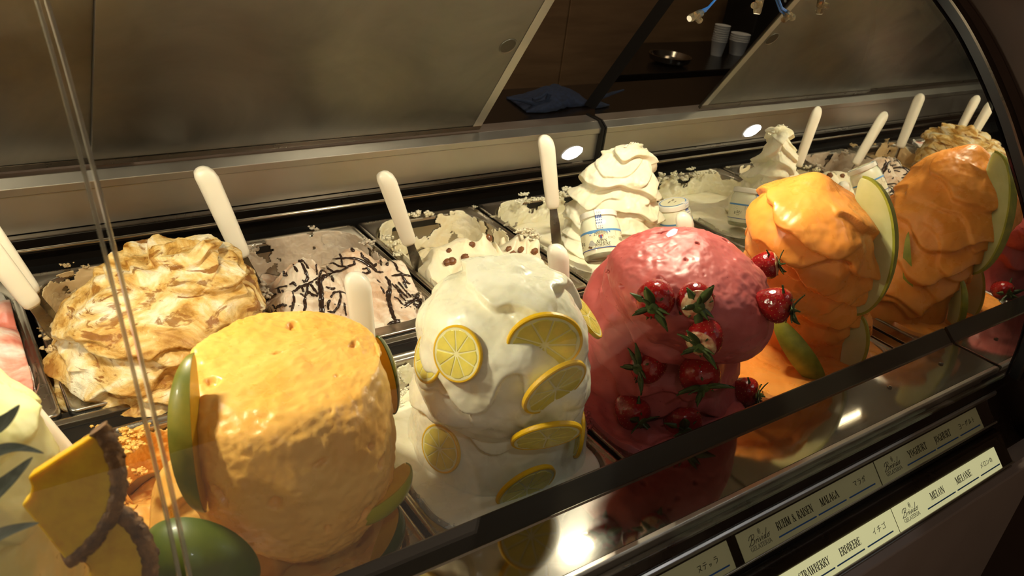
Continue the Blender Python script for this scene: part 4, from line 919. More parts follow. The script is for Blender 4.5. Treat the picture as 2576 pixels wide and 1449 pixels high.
mwedge((1.105, 0.590, 0.135), (1.085, 0.545, 0.005), (1.0, -0.35, 0.15), 'narrow yellow melon wedge on the mirror side of the melon mound', 0.034, 12, -0.2)
NG = 'mango wedges on the mango ice cream'
def gwedge(top, bot, outw, label, bulge, alpha, rin, skin='mangoskin'):
    top, bot = Vector(top), Vector(bot); L = (top - bot).length * 1.03
    return wedge('mango_wedge', label, 'mango wedge', NG, axis(top, bot, outw), L, bulge, alpha, rin, M[skin], M['mangoflesh'])
gwedge(P(490, 892, y=0.555), P(520, 1282, y=0.50), (-0.72, -0.65, 0.1), 'long green mango wedge curving down the left of the mango mound', 0.028, 21, -0.1, 'mangoskin')
gwedge(P(945, 848, y=0.575), P(988, 1040, y=0.57), (0.9, -0.38, 0.15), 'dark green mango wedge at the upper right of the mango mound', 0.013, 38, -0.2, 'mangoskindark')
gwedge(P(1020, 1165, y=0.50), P(855, 1300, y=0.475), (0.75, -0.62, -0.35), 'yellow and green mango wedge jutting from the lower right of the mango mound', 0.026, 48, -0.1, 'mangoskin2')
gwedge(P(375, 1340, y=0.50), P(640, 1470, y=0.455), (-0.15, -0.75, 0.5), 'broad green mango wedge at the bottom left of the mango mound', 0.034, 60, -0.2, 'mangoskinshade')
gwedge(P(985, 1270, y=0.52), P(930, 1420, y=0.48), (0.75, -0.6, 0.1), 'dark green mango wedge standing at the bottom right of the mango mound', 0.022, 40, -0.1, 'mangoskindark')
gwedge(P(880, 1310, y=0.485), P(690, 1345, y=0.48), (0.1, -0.9, -0.3), 'dark mango wedge tucked under the overhang of the mango mound', 0.014, 50, -0.2, 'mangoskindark')

# --- pineapple pieces and leaves
M['pineflesh'] = mat('pineapple_flesh', 'e3b51e', 0.28, sss=0.45, rad=(.008, .006, .001), col2='cf9a14', vscale=60, stretch=(1, 1, 1), bump=0.15, bscale=150)
M['pinerind'] = mat('pineapple_rind', '4a2f1a', 0.55, col2='8a5f34', vscale=90, bump=0.9, bscale=140, bdist=.003)
M['pineleaf'] = mat('pineapple_leaf', '6b7060', 0.36, col2='8c9080', vscale=60, stretch=(1, 8, 1), coat=0.2)
def pineapple(mw, label, R, a0, a1, th):
    t = thing('pineapple_piece', label, 'pineapple', mw, 'pineapple pieces on the pineapple ice cream')
    aa = np.linspace(math.radians(a0), math.radians(a1), 22)
    fl = B(); r0 = 0.012; fl.prism([(r0 * math.cos(q), r0 * math.sin(q)) for q in aa[::7]] + [((R - .004) * math.cos(q), (R - .004) * math.sin(q)) for q in aa[::-1]], -th / 2, th / 2, 'z'); fl.obj('flesh', M['pineflesh'], t, bevel=0.0015)
    rd = B(); loops = []
    for i, q in enumerate(np.linspace(aa[0] - .02, aa[-1] + .02, 60)):
        L = []
        for j in range(12):
            p = 2 * math.pi * j / 12; rr = 0.0062 * (1 + .6 * float(fbm(q * 14, j * .9, 1.3, 3))) ; zz = th * .58 * math.sin(p); xx = rr * math.cos(p)
            L.append(((R - .002 + xx) * math.cos(q), (R - .002 + xx) * math.sin(q), zz))
        loops.append(L)
    v_, f_ = rings(loops); f_.append(tuple(range(12))[::-1]); rd.add(v_, f_); rd.obj('rind', M['pinerind'], t, smooth=True)
    ey = B()
    for q in np.linspace(aa[0] + .1, aa[-1] - .1, 6): ey.add(*blob(((R + .0015) * math.cos(q), (R + .0015) * math.sin(q), rnd.uniform(-.3, .3) * th), .0035, q * 9, .8, 2))
    ey.obj('eye', M['pinerind'], t, smooth=True)['kind'] = 'stuff'
    return t
p1 = P(28, 1222, y=0.465); pineapple(frame(p1, (-0.25, -0.85, 0.35), P(235, 1200, y=0.475) - p1), 'upper pineapple piece with brown rind on the pineapple mound', 0.060, -48, 44, 0.014)
p2 = P(180, 1440, y=0.44); pineapple(frame(p2, (-0.3, -0.8, 0.45), P(300, 1400, y=0.45) - p2), 'lower pineapple piece with brown rind cut by the bottom edge', 0.047, -70, 62, 0.014)
def leaf(a, b_, w, sag, label):
    a, b_ = Vector(a), Vector(b_); bb = B(); n = 16; d = b_ - a; nrm = view((a + b_) / 2); side = d.cross(nrm).normalized(); vs_ = []; fs = []
    for i in range(n):
        s_ = i / (n - 1); c = a + d * s_ + side * sag * math.sin(math.pi * s_); ww = w * (1 - s_)**0.7 * (0.55 + .45 * min(1, s_ * 4)) + .0003
        vs_ += [c - side * ww, c - nrm * .0015 * (1 - s_), c + side * ww, c - nrm * (.0024)]
    for i in range(n - 1):
        for q in range(4): fs.append((4 * i + q, 4 * i + (q + 1) % 4, 4 * i + 4 + (q + 1) % 4, 4 * i + 4 + q))
    fs += [(0, 1, 2, 3), (4 * n - 4, 4 * n - 3, 4 * n - 2, 4 * n - 1)]
    bb.add([tuple(p) for p in vs_], fs); o = bb.obj('pineapple_leaf', M['pineleaf'], smooth=True); recenter(o, a)
    return tag(o, label, 'leaf', 'pineapple leaves on the pineapple ice cream')
leaf(P(-40, 1085, y=.46), P(50, 1018, y=.455), .0055, .002, 'topmost grey green pineapple leaf pointing up')
leaf(P(-60, 1165, y=.455), P(110, 1140, y=.445), .0042, -.006, 'arched pineapple leaf touching the upper pineapple piece')
leaf(P(-60, 1270, y=.45), P(82, 1150, y=.445), .0060, .001, 'wide dark pineapple leaf below the arched one')
leaf(P(-60, 1375, y=.44), P(98, 1315, y=.435), .0046, -.002, 'lowest pineapple leaf, beside the lower pineapple piece')

# --- raisins
M['raisin'] = mat('raisin_skin', '8f5a30', 0.35, col2='5f381e', vscale=120, bump=0.6, bscale=400, sss=0.15, coat=0.2)
RLAB = ['raisin at the left end of the raisin ice cream, touching another raisin', 'raisin at the left end, just right of its twin', 'lone raisin near the middle of the front slope', 'lowest raisin, close behind the lemon mound', 'dark raisin at the top of the ridge', 'amber raisin right of the topmost dark one', 'raisin half sunk on the crest, left of the topmost one',
        'small raisin sunk at the upper left of the raisin ice cream', 'raisin half covered with cream right of the middle', 'raisin below the half covered one, right of the middle', 'greenish amber raisin below the crumbly peak', 'raisin at the right, under the crumbly peak', 'small raisin low at the right beside the spatula handle', 'rightmost raisin, next to the spatula handle']
for i, (zx, zy, s_) in enumerate([(785, 515, 1.0), (822, 508, 1.1), (915, 480, 1.0), (915, 618, 1.1), (1085, 340, 1.1), (1145, 372, 1.0), (965, 388, .9), (800, 432, .7), (1232, 422, .9), (1255, 455, 1.1), (1320, 428, 1.0), (1415, 438, 1.0), (1388, 525, .8), (1495, 450, .9)]):
    RL = RLAB[i]; p, n = hit('raisin', 850 + zx / 2.862, 480 + zy / 2.862)
    if p is None: continue
    v_, f_ = blob((0, 0, 0), 0.0066 * s_, i * 2.1, .35, 3, (1, .85, .7), 2.0); o = link('raisin', mesh('raisin', v_, f_), M['raisin']); o.matrix_world = frame(p + n * .0008, n)
    tag(o, RL, 'raisin', 'raisins in the raisin ice cream')

# ================================================================== SPATULAS
M['blade'] = steel_mat('spatula_blade', '8f887c', 0.25, (60, 60, 4), 0.1, 0.15, 0.05)
def spatula(top, bot, label, w=0.0145, blade=0.075, r1=0.8, face=None, ext=None):
    top, bot = Vector(top), Vector(bot); ax = (bot - top).normalized(); L = (bot - top).length
    f = Vector(face) if face is not None else view((top + bot) / 2)
    t = thing('spatula', label, 'spatula', frame(bot, -ax, f.cross(ax)), 'ice cream spatulas')
    # local: z runs up the handle
    loops = []; n = 20
    prof = [(0.0, .62), (0.004, .80), (0.012, .86), (L * .5, .95), (L - .022, 1.0), (L - .012, .93), (L - .005, .70), (L - .0015, .40), (L, .12)]
    for z, s_ in prof:
        c = []
        sh_ = w * .22 * sstep(L - .022, L, z)   # the tip is cut on a slant
        for k in range(n):
            a = 2 * math.pi * k / n; ca, sa = math.cos(a), math.sin(a); e = 0.62
            c.append((-sh_ + w * s_ * math.copysign(abs(ca)**e, ca), w * .82 * s_ * math.copysign(abs(sa)**e, sa), z))
        loops.append(c)
    v_, fc = rings(loops); fc.append(tuple(range(n))[::-1]); B().add(v_, fc).obj('handle', M['white'], t, smooth=True, sharp=False)
    bl = B(); bw = w * .62
    prof = [(bw * .75, 0.006), (bw * .8, -0.012), (bw * 1.0, -0.03), (bw * 1.05, -blade * .85), (bw * .8, -blade)]
    pts = [(x, z) for x, z in prof] + [(-x, z) for x, z in prof[::-1]]
    bl.prism(pts, -.0011, .0011, 'y'); bl.obj('blade', M['blade'], t, bevel=0.0005)
    return t
spatula((0.300, 1.058, 0.187), (0.344, 1.042, 0.052), 'white handled spatula standing between the caramel and chocolate ice cream')
spatula((0.540, 1.002, 0.173), (0.593, 1.005, 0.047), 'white handled spatula standing between the chocolate and raisin ice cream', 0.0135)
spatula((0.825, 0.994, 0.206), (0.855, 0.983, 0.079), 'white handled spatula standing in the yoghurt pan, tallest in the back row', 0.0135, 0.10)
spatula(P(897, 684, y=.755), P(922, 905, y=.745), 'white handled spatula standing behind the mango mound', 0.0150)
spatula(P(1402, 614, y=.775), P(1412, 760, y=.765), 'short looking white spatula handle behind the lemon mound', 0.0150)
spatula(P(1722, 534, y=.80), P(1727, 640, y=.79), 'white spatula handle showing behind the strawberry mound', 0.0142)
spatula(P(-75, 565, y=1.0), P(84, 768, y=1.0), 'nearer of two white spatula handles leaning at the left edge', 0.0130, 0.085)
spatula(P(-70, 520, y=1.04), P(84, 738, y=1.035), 'further of two white spatula handles leaning at the left edge', 0.0125, 0.085)
spatula(P(0, 985, y=.685), P(200, 1200, y=.66), 'thick white spatula handle behind the upper pineapple piece', 0.0150)

# ================================================================== WRITING
GL = {  # narrow book letters: (width, strokes); stroke = (thick, points); unit cap height
 'A': (.52, [(0, [(.04, 0), (.25, 1)]), (1, [(.25, 1), (.46, 0)]), (0, [(.11, .34), (.39, .34)])]),
 'B': (.48, [(1, [(.1, 0), (.1, 1)]), (0, [(.1, 1), (.28, .98), (.36, .86), (.36, .68), (.28, .55), (.1, .53)]), (0, [(.28, .53), (.39, .42), (.42, .25), (.36, .07), (.26, 0), (.1, 0)]), (1, [(.36, .86), (.36, .68)]), (1, [(.41, .38), (.41, .16)])]),
 'D': (.54, [(1, [(.1, 0), (.1, 1)]), (0, [(.1, 1), (.27, .97), (.41, .78)]), (1, [(.42, .76), (.44, .5), (.42, .24)]), (0, [(.41, .22), (.27, .03), (.1, 0)])]),
 'E': (.44, [(1, [(.1, 0), (.1, 1)]), (0, [(.1, 1), (.38, 1), (.38, .84)]), (0, [(.1, .52), (.30, .52), (.30, .62)]), (0, [(.30, .52), (.30, .42)]), (0, [(.1, 0), (.38, 0), (.40, .18)])]),
 'G': (.54, [(0, [(.44, .78), (.36, .96), (.27, 1), (.18, .95), (.11, .78)]), (1, [(.11, .78), (.09, .5), (.12, .22)]), (0, [(.12, .22), (.2, .05), (.28, 0), (.38, .04), (.43, .1)]), (1, [(.42, .06), (.42, .40)]), (0, [(.30, .40), (.50, .40)])]),
 'H': (.56, [(1, [(.1, 0), (.1, 1)]), (1, [(.44, 0), (.44, 1)]), (0, [(.1, .52), (.44, .52)])]),
 'I': (.24, [(1, [(.12, 0), (.12, 1)])]),
 'J': (.28, [(1, [(.15, 1), (.15, .0)]), (0, [(.15, 0), (.10, -.18), (.02, -.2)])]),
 'L': (.42, [(1, [(.1, 0), (.1, 1)]), (0, [(.1, 0), (.37, 0), (.39, .2)])]),
 'M': (.66, [(0, [(.08, 0), (.1, 1)]), (1, [(.11, 1), (.31, .02)]), (0, [(.31, .02), (.52, 1)]), (1, [(.54, 1), (.55, 0)])]),
 'N': (.58, [(0, [(.1, 0), (.1, 1)]), (1, [(.1, 1), (.46, 0)]), (0, [(.46, 0), (.46, 1)])]),
 'O': (.56, [(0, [(.42, .76), (.35, .96), (.27, 1), (.19, .96), (.12, .76)]), (1, [(.11, .78), (.09, .5), (.11, .22)]), (0, [(.12, .24), (.19, .04), (.27, 0), (.35, .04), (.42, .24)]), (1, [(.43, .22), (.45, .5), (.43, .78)])]),
 'P': (.46, [(1, [(.1, 0), (.1, 1)]), (0, [(.1, 1), (.3, .98), (.38, .82), (.38, .64), (.3, .48), (.1, .46)]), (1, [(.38, .84), (.38, .62)])]),
 'R': (.52, [(1, [(.1, 0), (.1, 1)]), (0, [(.1, 1), (.3, .98), (.37, .84), (.37, .68), (.3, .52), (.1, .5)]), (1, [(.37, .86), (.37, .66)]), (1, [(.24, .5), (.46, 0)])]),
 'S': (.42, [(0, [(.34, .78), (.32, .94), (.21, 1), (.11, .92), (.09, .76)]), (1, [(.1, .76), (.16, .6), (.29, .42), (.34, .26)]), (0, [(.34, .26), (.31, .08), (.2, 0), (.1, .06), (.07, .24)])]),
 'T': (.46, [(1, [(.23, 0), (.23, 1)]), (0, [(.03, .82), (.04, 1), (.42, 1), (.43, .82)])]),
 'U': (.56, [(1, [(.1, 1), (.1, .25), (.15, .08)]), (0, [(.15, .08), (.26, 0), (.36, .05), (.43, .22), (.44, 1)])]),
 'V': (.5, [(1, [(.06, 1), (.25, 0)]), (0, [(.25, 0), (.45, 1)])]), 'Z': (.44, [(0, [(.06, .84), (.06, 1), (.38, 1)]), (1, [(.38, 1), (.06, 0)]), (0, [(.06, 0), (.38, 0), (.39, .18)])]),
 'W': (.74, [(1, [(.05, 1), (.22, 0)]), (0, [(.22, 0), (.37, .95)]), (1, [(.35, 1), (.52, 0)]), (0, [(.52, 0), (.69, 1)])]),
 'Y': (.5, [(1, [(.05, 1), (.25, .48)]), (0, [(.45, 1), (.25, .48)]), (1, [(.25, .48), (.25, 0)])]),
 '&': (.62, [(0, [(.52, .5), (.44, .22), (.33, .04), (.22, 0), (.11, .06), (.08, .22), (.13, .4), (.32, .62), (.35, .82), (.27, .98), (.19, .92), (.16, .78)]), (1, [(.17, .76), (.28, .46), (.5, 0)])]),
 '-': (.3, [(0, [(.05, .45), (.25, .45)])]), '/': (.3, [(0, [(.02, 0), (.26, 1)])]), ' ': (.34, []),
}
for ch_, tops, bots in (('A', [], [.04, .46]), ('H', [.1, .44], [.1, .44]), ('I', [.12], [.12]), ('M', [.09], [.08, .55]), ('N', [.1, .46], [.1]), ('R', [.1], [.1, .46]), ('T', [], [.23]), ('U', [.1, .44], []), ('Y', [.05, .45], [.25]),
                        ('L', [.1], []), ('B', [.1], [.1]), ('D', [.1], [.1]), ('E', [.1], [.1]), ('P', [.1], [.1]), ('J', [.15], []), ('W', [.05, .36, .69], []), ('V', [.06, .45], [])):
    for x in tops: GL[ch_][1].append((0, [(x - .085, .985), (x + .085, .985)]))
    for x in bots: GL[ch_][1].append((0, [(x - .085, .015), (x + .085, .015)]))
def ribbon(b, pts, w, z0=0.0, z1=0.00025):
    for (p, q) in zip(pts[:-1], pts[1:]):
        dx, dy = q[0] - p[0], q[1] - p[1]; l = math.hypot(dx, dy)
        if l < 1e-9: continue
        e = min(w * .35, l * .3); ux, uy = dx / l, dy / l; nx, ny = -uy * w / 2, ux * w / 2; a = (p[0] - ux * e, p[1] - uy * e); c = (q[0] + ux * e, q[1] + uy * e)
        b.prism([(a[0] - nx, a[1] - ny), (c[0] - nx, c[1] - ny), (c[0] + nx, c[1] + ny), (a[0] + nx, a[1] + ny)], z0, z1, 'z')
def words(b, text, x0, x1, y, h, thick=.13, thin=.05, z1=.00025):
    W_ = sum(GL[c][0] for c in text); k = (x1 - x0) / W_; x = x0
    for c in text:
        for th, pts in GL[c][1]: ribbon(b, [(x + px * k, y + py * h) for px, py in pts], (thick if th else thin) * min(h, k * 1.6), 0, z1)
        x += GL[c][0] * k
    return b
KANA = {
 'ma': [[(.05, .85), (.92, .85), (.55, .38)], [(.38, .52), (.66, .18)]], 'ra': [[(.2, .92), (.78, .92)], [(.1, .66), (.86, .66), (.72, .3), (.35, .04)]], 'ga': [[(.05, .68), (.74, .68), (.68, .1), (.52, .16)], [(.42, .95), (.34, .4), (.08, .06)], [(.8, .98), (.86, .84)], [(.93, 1.0), (.99, .86)]],
 'nu': [[(.12, .86), (.84, .86), (.6, .4), (.12, .04)], [(.3, .55), (.86, .12)]], 'te': [[(.2, .92), (.78, .92)], [(.05, .62), (.94, .62)], [(.52, .62), (.46, .28), (.22, .02)]], 'tsu': [[(.22, .55), (.28, .38)], [(.46, .6), (.5, .44)], [(.82, .58), (.7, .26), (.38, .06)]],
 'yo': [[(.15, .9), (.82, .9), (.82, .06), (.15, .06)], [(.2, .5), (.82, .5)]], 'dash': [[(.08, .5), (.94, .5)]], 'gu': [[(.4, .95), (.3, .66), (.1, .4)], [(.36, .78), (.8, .78), (.66, .38), (.25, .04)], [(.84, .99), (.9, .86)], [(.95, 1.0), (1.0, .88)]], 'ru': [[(.3, .88), (.28, .4), (.06, .06)], [(.58, .92), (.58, .08), (.94, .4)]],
 'to': [[(.4, .96), (.4, .02)], [(.4, .6), (.8, .42)]], 'i': [[(.85, .95), (.5, .6), (.08, .4)], [(.52, .62), (.52, .02)]], 'chi': [[(.8, .95), (.5, .86), (.18, .82)], [(.05, .52), (.95, .52)], [(.54, .86), (.52, .34), (.22, .02)]], 'go': [[(.12, .82), (.8, .82), (.8, .1), (.1, .1)], [(.86, 1.0), (.9, .88)], [(.97, 1.02), (1.0, .9)]],
 'me': [[(.85, .95), (.6, .4), (.08, .04)], [(.25, .66), (.82, .2)]], 'ro': [[(.14, .85), (.84, .85), (.84, .1), (.14, .1), (.14, .85)]], 'n': [[(.12, .82), (.36, .64)], [(.08, .08), (.5, .22), (.92, .7)]], 'no': [[(.55, .82), (.46, .4), (.28, .14), (.1, .3), (.18, .68), (.5, .88), (.82, .72), (.88, .4), (.62, .08)]],
}
def kana(b, names, x0, x1, y, h):
    n = len(names); w = (x1 - x0) / n
    for i, nm in enumerate(names):
        sc = .7 if nm == 'tsu' else 1
        for pts in KANA[nm]: ribbon(b, [(x0 + w * (i + px * .8 * sc), y + py * h * sc) for px, py in pts], h * .075)
SCRIPT = [  # the hand-written shop name, unit height, unit width
 [(.04, .02), (.02, .12), (.07, .2), (.13, .4), (.17, .75), (.16, .92)], [(.02, .62), (.06, .9), (.16, 1.0), (.27, .95), (.28, .75), (.2, .58), (.13, .54)], [(.13, .54), (.24, .52), (.29, .36), (.24, .14), (.14, .06), (.08, .12)],
 [(.33, .1), (.36, .42), (.38, .34), (.43, .44)], [(.45, .4), (.44, .14), (.48, .12)], [(.455, .56), (.46, .60)], [(.495, .44), (.515, .40), (.545, .10), (.60, .42), (.615, .46)], [(.655, .42), (.645, .14), (.685, .12)], [(.665, .60), (.672, .66)],
 [(.80, .38), (.75, .42), (.715, .26), (.74, .1), (.80, .24), (.87, .98)], [(.81, .3), (.80, .12), (.85, .12)], [(.93, .40), (.88, .3), (.89, .12), (.95, .12), (.98, .3), (.93, .40), (1.0, .46)]]
def shop(b, g, x0, x1, y, h):
    for pts in SCRIPT: ribbon(b, [(x0 + (px + .10 * py) * (x1 - x0), y + py * h) for px, py in pts], h * .05)
    words(g, 'GELATERIA', x0 + .001, x1 + .001, y - .0050, .0042, .12, .07)
    cx, cy = x0 + (x1 - x0) * .62, y + h * 1.02   # small oval monogram over the name
    ribbon(g, [(cx + .0018 * math.cos(a), cy + .0030 * math.sin(a)) for a in np.linspace(0, 2 * math.pi, 14)], .0003)
    ribbon(g, [(cx - .0009, cy - .0018), (cx - .0004, cy + .0016), (cx + .0009, cy + .0006), (cx - .0003, cy), (cx + .0009, cy - .0018)], .0004)
def flavour(x0, x1, row, label, w1, w2, kn, bars):
    y, z = ((0.340, 0.010), (0.300, -0.030))[row]; q = 0.70711; n = 0.0006
    # local x along the strip, local y up the slope, local z off its face
    mw_ = Matrix(((1, 0, 0, x0), (0, q, -q, y - .0291 * q - n), (0, q, q, z - .0291 * q + n), (0, 0, 0, 1)))
    if row: pap = M['label_glow']
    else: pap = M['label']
    t = thing('flavour_label', label, 'label', mw_, 'flavour strips on the front of the case')
    B().box(0, x1 - x0, 0, .0291, 0, .0006).obj('paper', pap, t)
    ink, gry, blu = B(), B(), B()
    up = lambda d: .0291 - d
    if w1 is not None: shop(ink, gry, .012, .046, up(.0178), .0105)
    if w1: words(ink, w1[0], w1[1], w1[2], up(.0163), .0082)
    if w2: words(ink, w2[0], w2[1], w2[2], up(.0163), .0082)
    if kn: kana(ink, kn[0], kn[1], kn[2], up(.0155), .0068)
    for a, c in bars: blu.box(a, c, up(.0236), up(.0221), 0, .0003)
    for bb, nm, m_ in ((ink, 'lettering', 'ink'), (gry, 'small_lettering', 'inkgrey'), (blu, 'underline', 'inkblue')):
        if bb.v: bb.obj(nm, M[m_], t, mw=Matrix.Translation((0, 0, .0006)))
BR = [(.058, .1235), (.1275, .180), (.1857, .238)]
flavour(.607, .8555, 0, 'white strip reading RUHM & RAISEN, MALAGA in the upper row', ('RUHM & RAISEN', .060, .1225), ('MALAGA', .137, .1705), (['ma', 'ra', 'ga'], .201, .226), BR)
flavour(.8575, 1.1015, 0, 'white strip reading YOGHURT, JOGHURT in the upper row', ('YOGHURT', .067, .109), ('JOGHURT', .129, .168), (['yo', 'dash', 'gu', 'ru', 'to'], .189, .232), BR)
flavour(.348, .593, 0, 'white strip ending in Japanese letters, left in the upper row', ('NUTELLA', .060, .100) if False else None, None, (['nu', 'te', 'tsu', 'ra'], .196, .228), BR)
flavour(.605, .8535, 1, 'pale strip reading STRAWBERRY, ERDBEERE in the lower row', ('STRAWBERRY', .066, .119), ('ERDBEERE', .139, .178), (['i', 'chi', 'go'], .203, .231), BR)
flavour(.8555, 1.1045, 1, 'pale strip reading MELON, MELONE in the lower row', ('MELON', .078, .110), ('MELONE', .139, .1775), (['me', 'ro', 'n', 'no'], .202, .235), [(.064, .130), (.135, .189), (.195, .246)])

# ================================================================== YOGHURT JARS
M['jarbody'] = mat('jar_of_yoghurt', 'f1efd2', 0.25, coat=1.0, sss=0.2, var=0.03)
M['jarglass'] = mat('jar_glass', 'd9dcc0', 0.05, trans=0.8, coat=0.5, var=0.02)
M['lid'] = mat('white_lid', 'f2ecdd', 0.25, coat=0.4, var=0.03)
M['jarlabel'] = mat('jar_label_paper', 'f2ecc6', 0.45, var=0.03)
M['skyblue'] = mat('label_blue', '5b93c9', 0.45, var=0.1); M['navy'] = mat('label_navy', '3a559c', 0.45, var=0.1); M['red'] = mat('emblem_red', 'c0472b', 0.45, var=0.1); M['snow'] = mat('label_white', 'f6f4ea', 0.45, var=0.02); M['brown'] = mat('label_brown', '6f5334', 0.5, var=0.2); M['greyish'] = mat('label_grey', 'bdbbb0', 0.45, var=0.1)
RJ = 0.0310
def wrapped(b, name, m_, par, lift, r=RJ):
    vs_ = []
    for (x, y, z) in b.v: a = x / r - math.pi / 2; q = r + lift + z; vs_.append((q * math.cos(a), q * math.sin(a), y))
    o = link(name, mesh(name, vs_, b.f, False), M[m_], par); return o
def strip2(x0, x1, y0, y1, n=None, z=.0001):
    n = n or max(1, int((x1 - x0) / .0025)); b = B()
    for i in range(n): a, c = x0 + (x1 - x0) * i / n, x0 + (x1 - x0) * (i + 1) / n; b.prism([(a, y0), (c, y0), (c, y1), (a, y1)], 0, z, 'z')
    return b
def poly2(b, pts, z=.0001): b.prism(pts, 0, z, 'z'); return b
def text2(s_, x, y, size, align='CENTER', shear=0.0):
    c = bpy.data.curves.new('t', 'FONT'); c.body = s_; c.size = size; c.align_x = align; c.shear = shear; o = bpy.data.objects.new('t', c)
    me = bpy.data.meshes.new_from_object(o); b = B(); b.v = [(v.co.x + x, v.co.y + y, .0001) for v in me.vertices]; b.f = [tuple(p.vertices) for p in me.polygons]
    bpy.data.objects.remove(o); bpy.data.curves.remove(c); bpy.data.meshes.remove(me); return b
def jar(mw, label):
    t = thing('yoghurt_jar', label, 'jar', mw, 'yoghurt jars in the yoghurt ice cream')
    B().lathe([(.0225, 0), (.0272, .0012), (.0296, .005), (.0303, .0085)], 40).obj('jar_base', M['jarglass'], t, smooth=True)
    B().lathe([(.0296, .0075), (.0305, .012), (RJ, .022), (RJ, .046), (.0305, .054), (.0290, .060), (.0270, .0640), (.0262, .0665)], 44).obj('jar_body', M['jarbody'], t, smooth=True)
    B().lathe([(.0262, .0655), (.0280, .0660), (.0288, .0665), (.0288, .0735), (.0280, .0752), (.0268, .0756), (.0262, .0750)], 44).obj('lid', M['lid'], t, smooth=True)
    b0 = B(); b0.lathe([(.0236, .0752), (.0240, .0757)], 40); b0.obj('lid_ring', M['skyblue'], t)
    b0 = B(); b0.lathe([(.0222, .0755), (.0222, .07588)], 40); b0.obj('lid_disc', M['jarlabel'], t)
    b0 = B()
    for x, y in ((-.008, .004), (-.004, .006), (.003, .003), (.006, .006), (-.002, -.005)): b0.box(x, x + .007, y, y + .0016, .0758, .0760)
    b0.obj('lid_print', M['brown'], t)
    LB = math.pi * RJ * .93      # half length: the label goes almost round
    wrapped(strip2(-LB, LB, .0150, .0440), 'label', 'jarlabel', t, .0002)
    wrapped(strip2(-LB, LB, .0408, .0440), 'label_band', 'skyblue', t, .0004); wrapped(strip2(-LB, LB, .0150, .0162), 'label_band', 'navy', t, .0004)
    b0 = B()
    for i in range(14): a, c = -.020 + i * .0025, -.020 + (i + 1) * .0025; poly2(b0, [(a, .0400 - .0045 * abs(float(perlin(i * .7, .3, .1)))), (c, .0400 - .0045 * abs(float(perlin(i * .7 + .7, .3, .1)))), (c, .0432), (a, .0432)])
    wrapped(b0, 'sky', 'skyblue', t, .0004)
    b0 = B(); [poly2(b0, p) for p in ([(-.019, .0368), (-.0165, .0400), (-.014, .0385), (-.0125, .0368)], [(.008, .037), (.0105, .0405), (.0125, .039), (.0145, .037)])]; wrapped(b0, 'mountain', 'snow', t, .0006)
    b0 = B(); [poly2(b0, p) for p in ([(.0085, .0375), (.0105, .0402), (.0108, .037)], [(.0130, .0390), (.0145, .037), (.0150, .0400)], [(-.018, .037), (-.016, .0385), (-.0155, .0368)])]; wrapped(b0, 'mountain_shade', 'navy', t, .0007)
    # banner arc and shield
    arc = [(.0105 * math.sin(a), .0300 + .0098 * math.cos(a)) for a in np.linspace(-.85, .85, 15)]; b0 = B(); ribbon(b0, arc, .0034, 0, .0001); wrapped(b0, 'banner', 'jarlabel', t, .0008)
    b0 = B()
    for s_ in (.0017, -.0017): ribbon(b0, [((.0105 + s_) * math.sin(a), .0300 + (.0098 + s_) * math.cos(a)) for a in np.linspace(-.9, .9, 19)], .00035, 0, .0001)
    ribbon(b0, [(-.0092, .0372), (-.0102, .0350), (-.0088, .0356)], .00035, 0, .0001); ribbon(b0, [(.0092, .0372), (.0102, .0350), (.0088, .0356)], .00035, 0, .0001)
    tx = 'STERZING-VIPITENO'
    for i, c in enumerate(tx):
        a = -.74 + 1.48 * (i + .5) / len(tx); cx, cy = .0102 * math.sin(a), .0300 + .0092 * math.cos(a); sub = B(); words(sub, c, -.00045, .00045, 0, .0014, .22, .14, .0001)
        b0.add([(cx + x * math.cos(a) + y * math.sin(a), cy - x * math.sin(a) + y * math.cos(a), z) for x, y, z in sub.v], sub.f)
    wrapped(b0, 'banner_lettering', 'ink', t, .0010)
    sh_ = [(-.0034, .0358), (.0034, .0358), (.0036, .0325), (.0022, .0300), (0, .0287), (-.0022, .0300), (-.0036, .0325)]
    b0 = B(); ribbon(b0, sh_ + sh_[:1], .0004, 0, .0001); wrapped(b0, 'shield', 'ink', t, .0010)
    b0 = B(); poly2(b0, [(-.0027, .0351), (-.0011, .0353), (0, .0340), (.0011, .0353), (.0027, .0351), (.0026, .0326), (.0012, .0314), (0, .0305), (-.0012, .0314), (-.0026, .0326)]); wrapped(b0, 'eagle', 'red', t, .0010)
    b0 = B(); poly2(b0, [(-.0007, .0345), (.0007, .0345), (.0010, .0315), (.0017, .0300), (-.0017, .0300), (-.0010, .0315)]); wrapped(b0, 'eagle_body', 'navy', t, .0012)
    b0 = B(); words(b0, 'ALPEN', -.0078, .0082, .0238, .0042, .17, .08, .0001); words(b0, 'JOGHURT', -.0110, .0130, .0188, .0042, .17, .08, .0001); wrapped(b0, 'lettering', 'ink', t, .0006)
    wrapped(text2('Intero Bianco / Vollmilch Natur', .0005, .0167, .0022, 'CENTER', .2), 'small_lettering', 'navy', t, .0006)
    # swirl of yoghurt and nuts, small badges
    b0 = B()
    for i, (w_, y) in enumerate(((.0062, .0215), (.0056, .0235), (.0044, .0255), (.0028, .0272))): poly2(b0, [(-.0155 + w_ * math.cos(a), y + .0016 * math.sin(a)) for a in np.linspace(0, 2 * math.pi, 14, endpoint=False)], .0001 + .00008 * i)
    wrapped(b0, 'swirl', 'greyish', t, .0006)
    b0 = B(); [poly2(b0, [(x + .0022 * math.cos(a), y + .0016 * math.sin(a)) for a in np.linspace(0, 2 * math.pi, 10, endpoint=False)]) for x, y in ((-.0205, .0195), (-.0175, .0182))]; wrapped(b0, 'nut', 'brown', t, .0007)
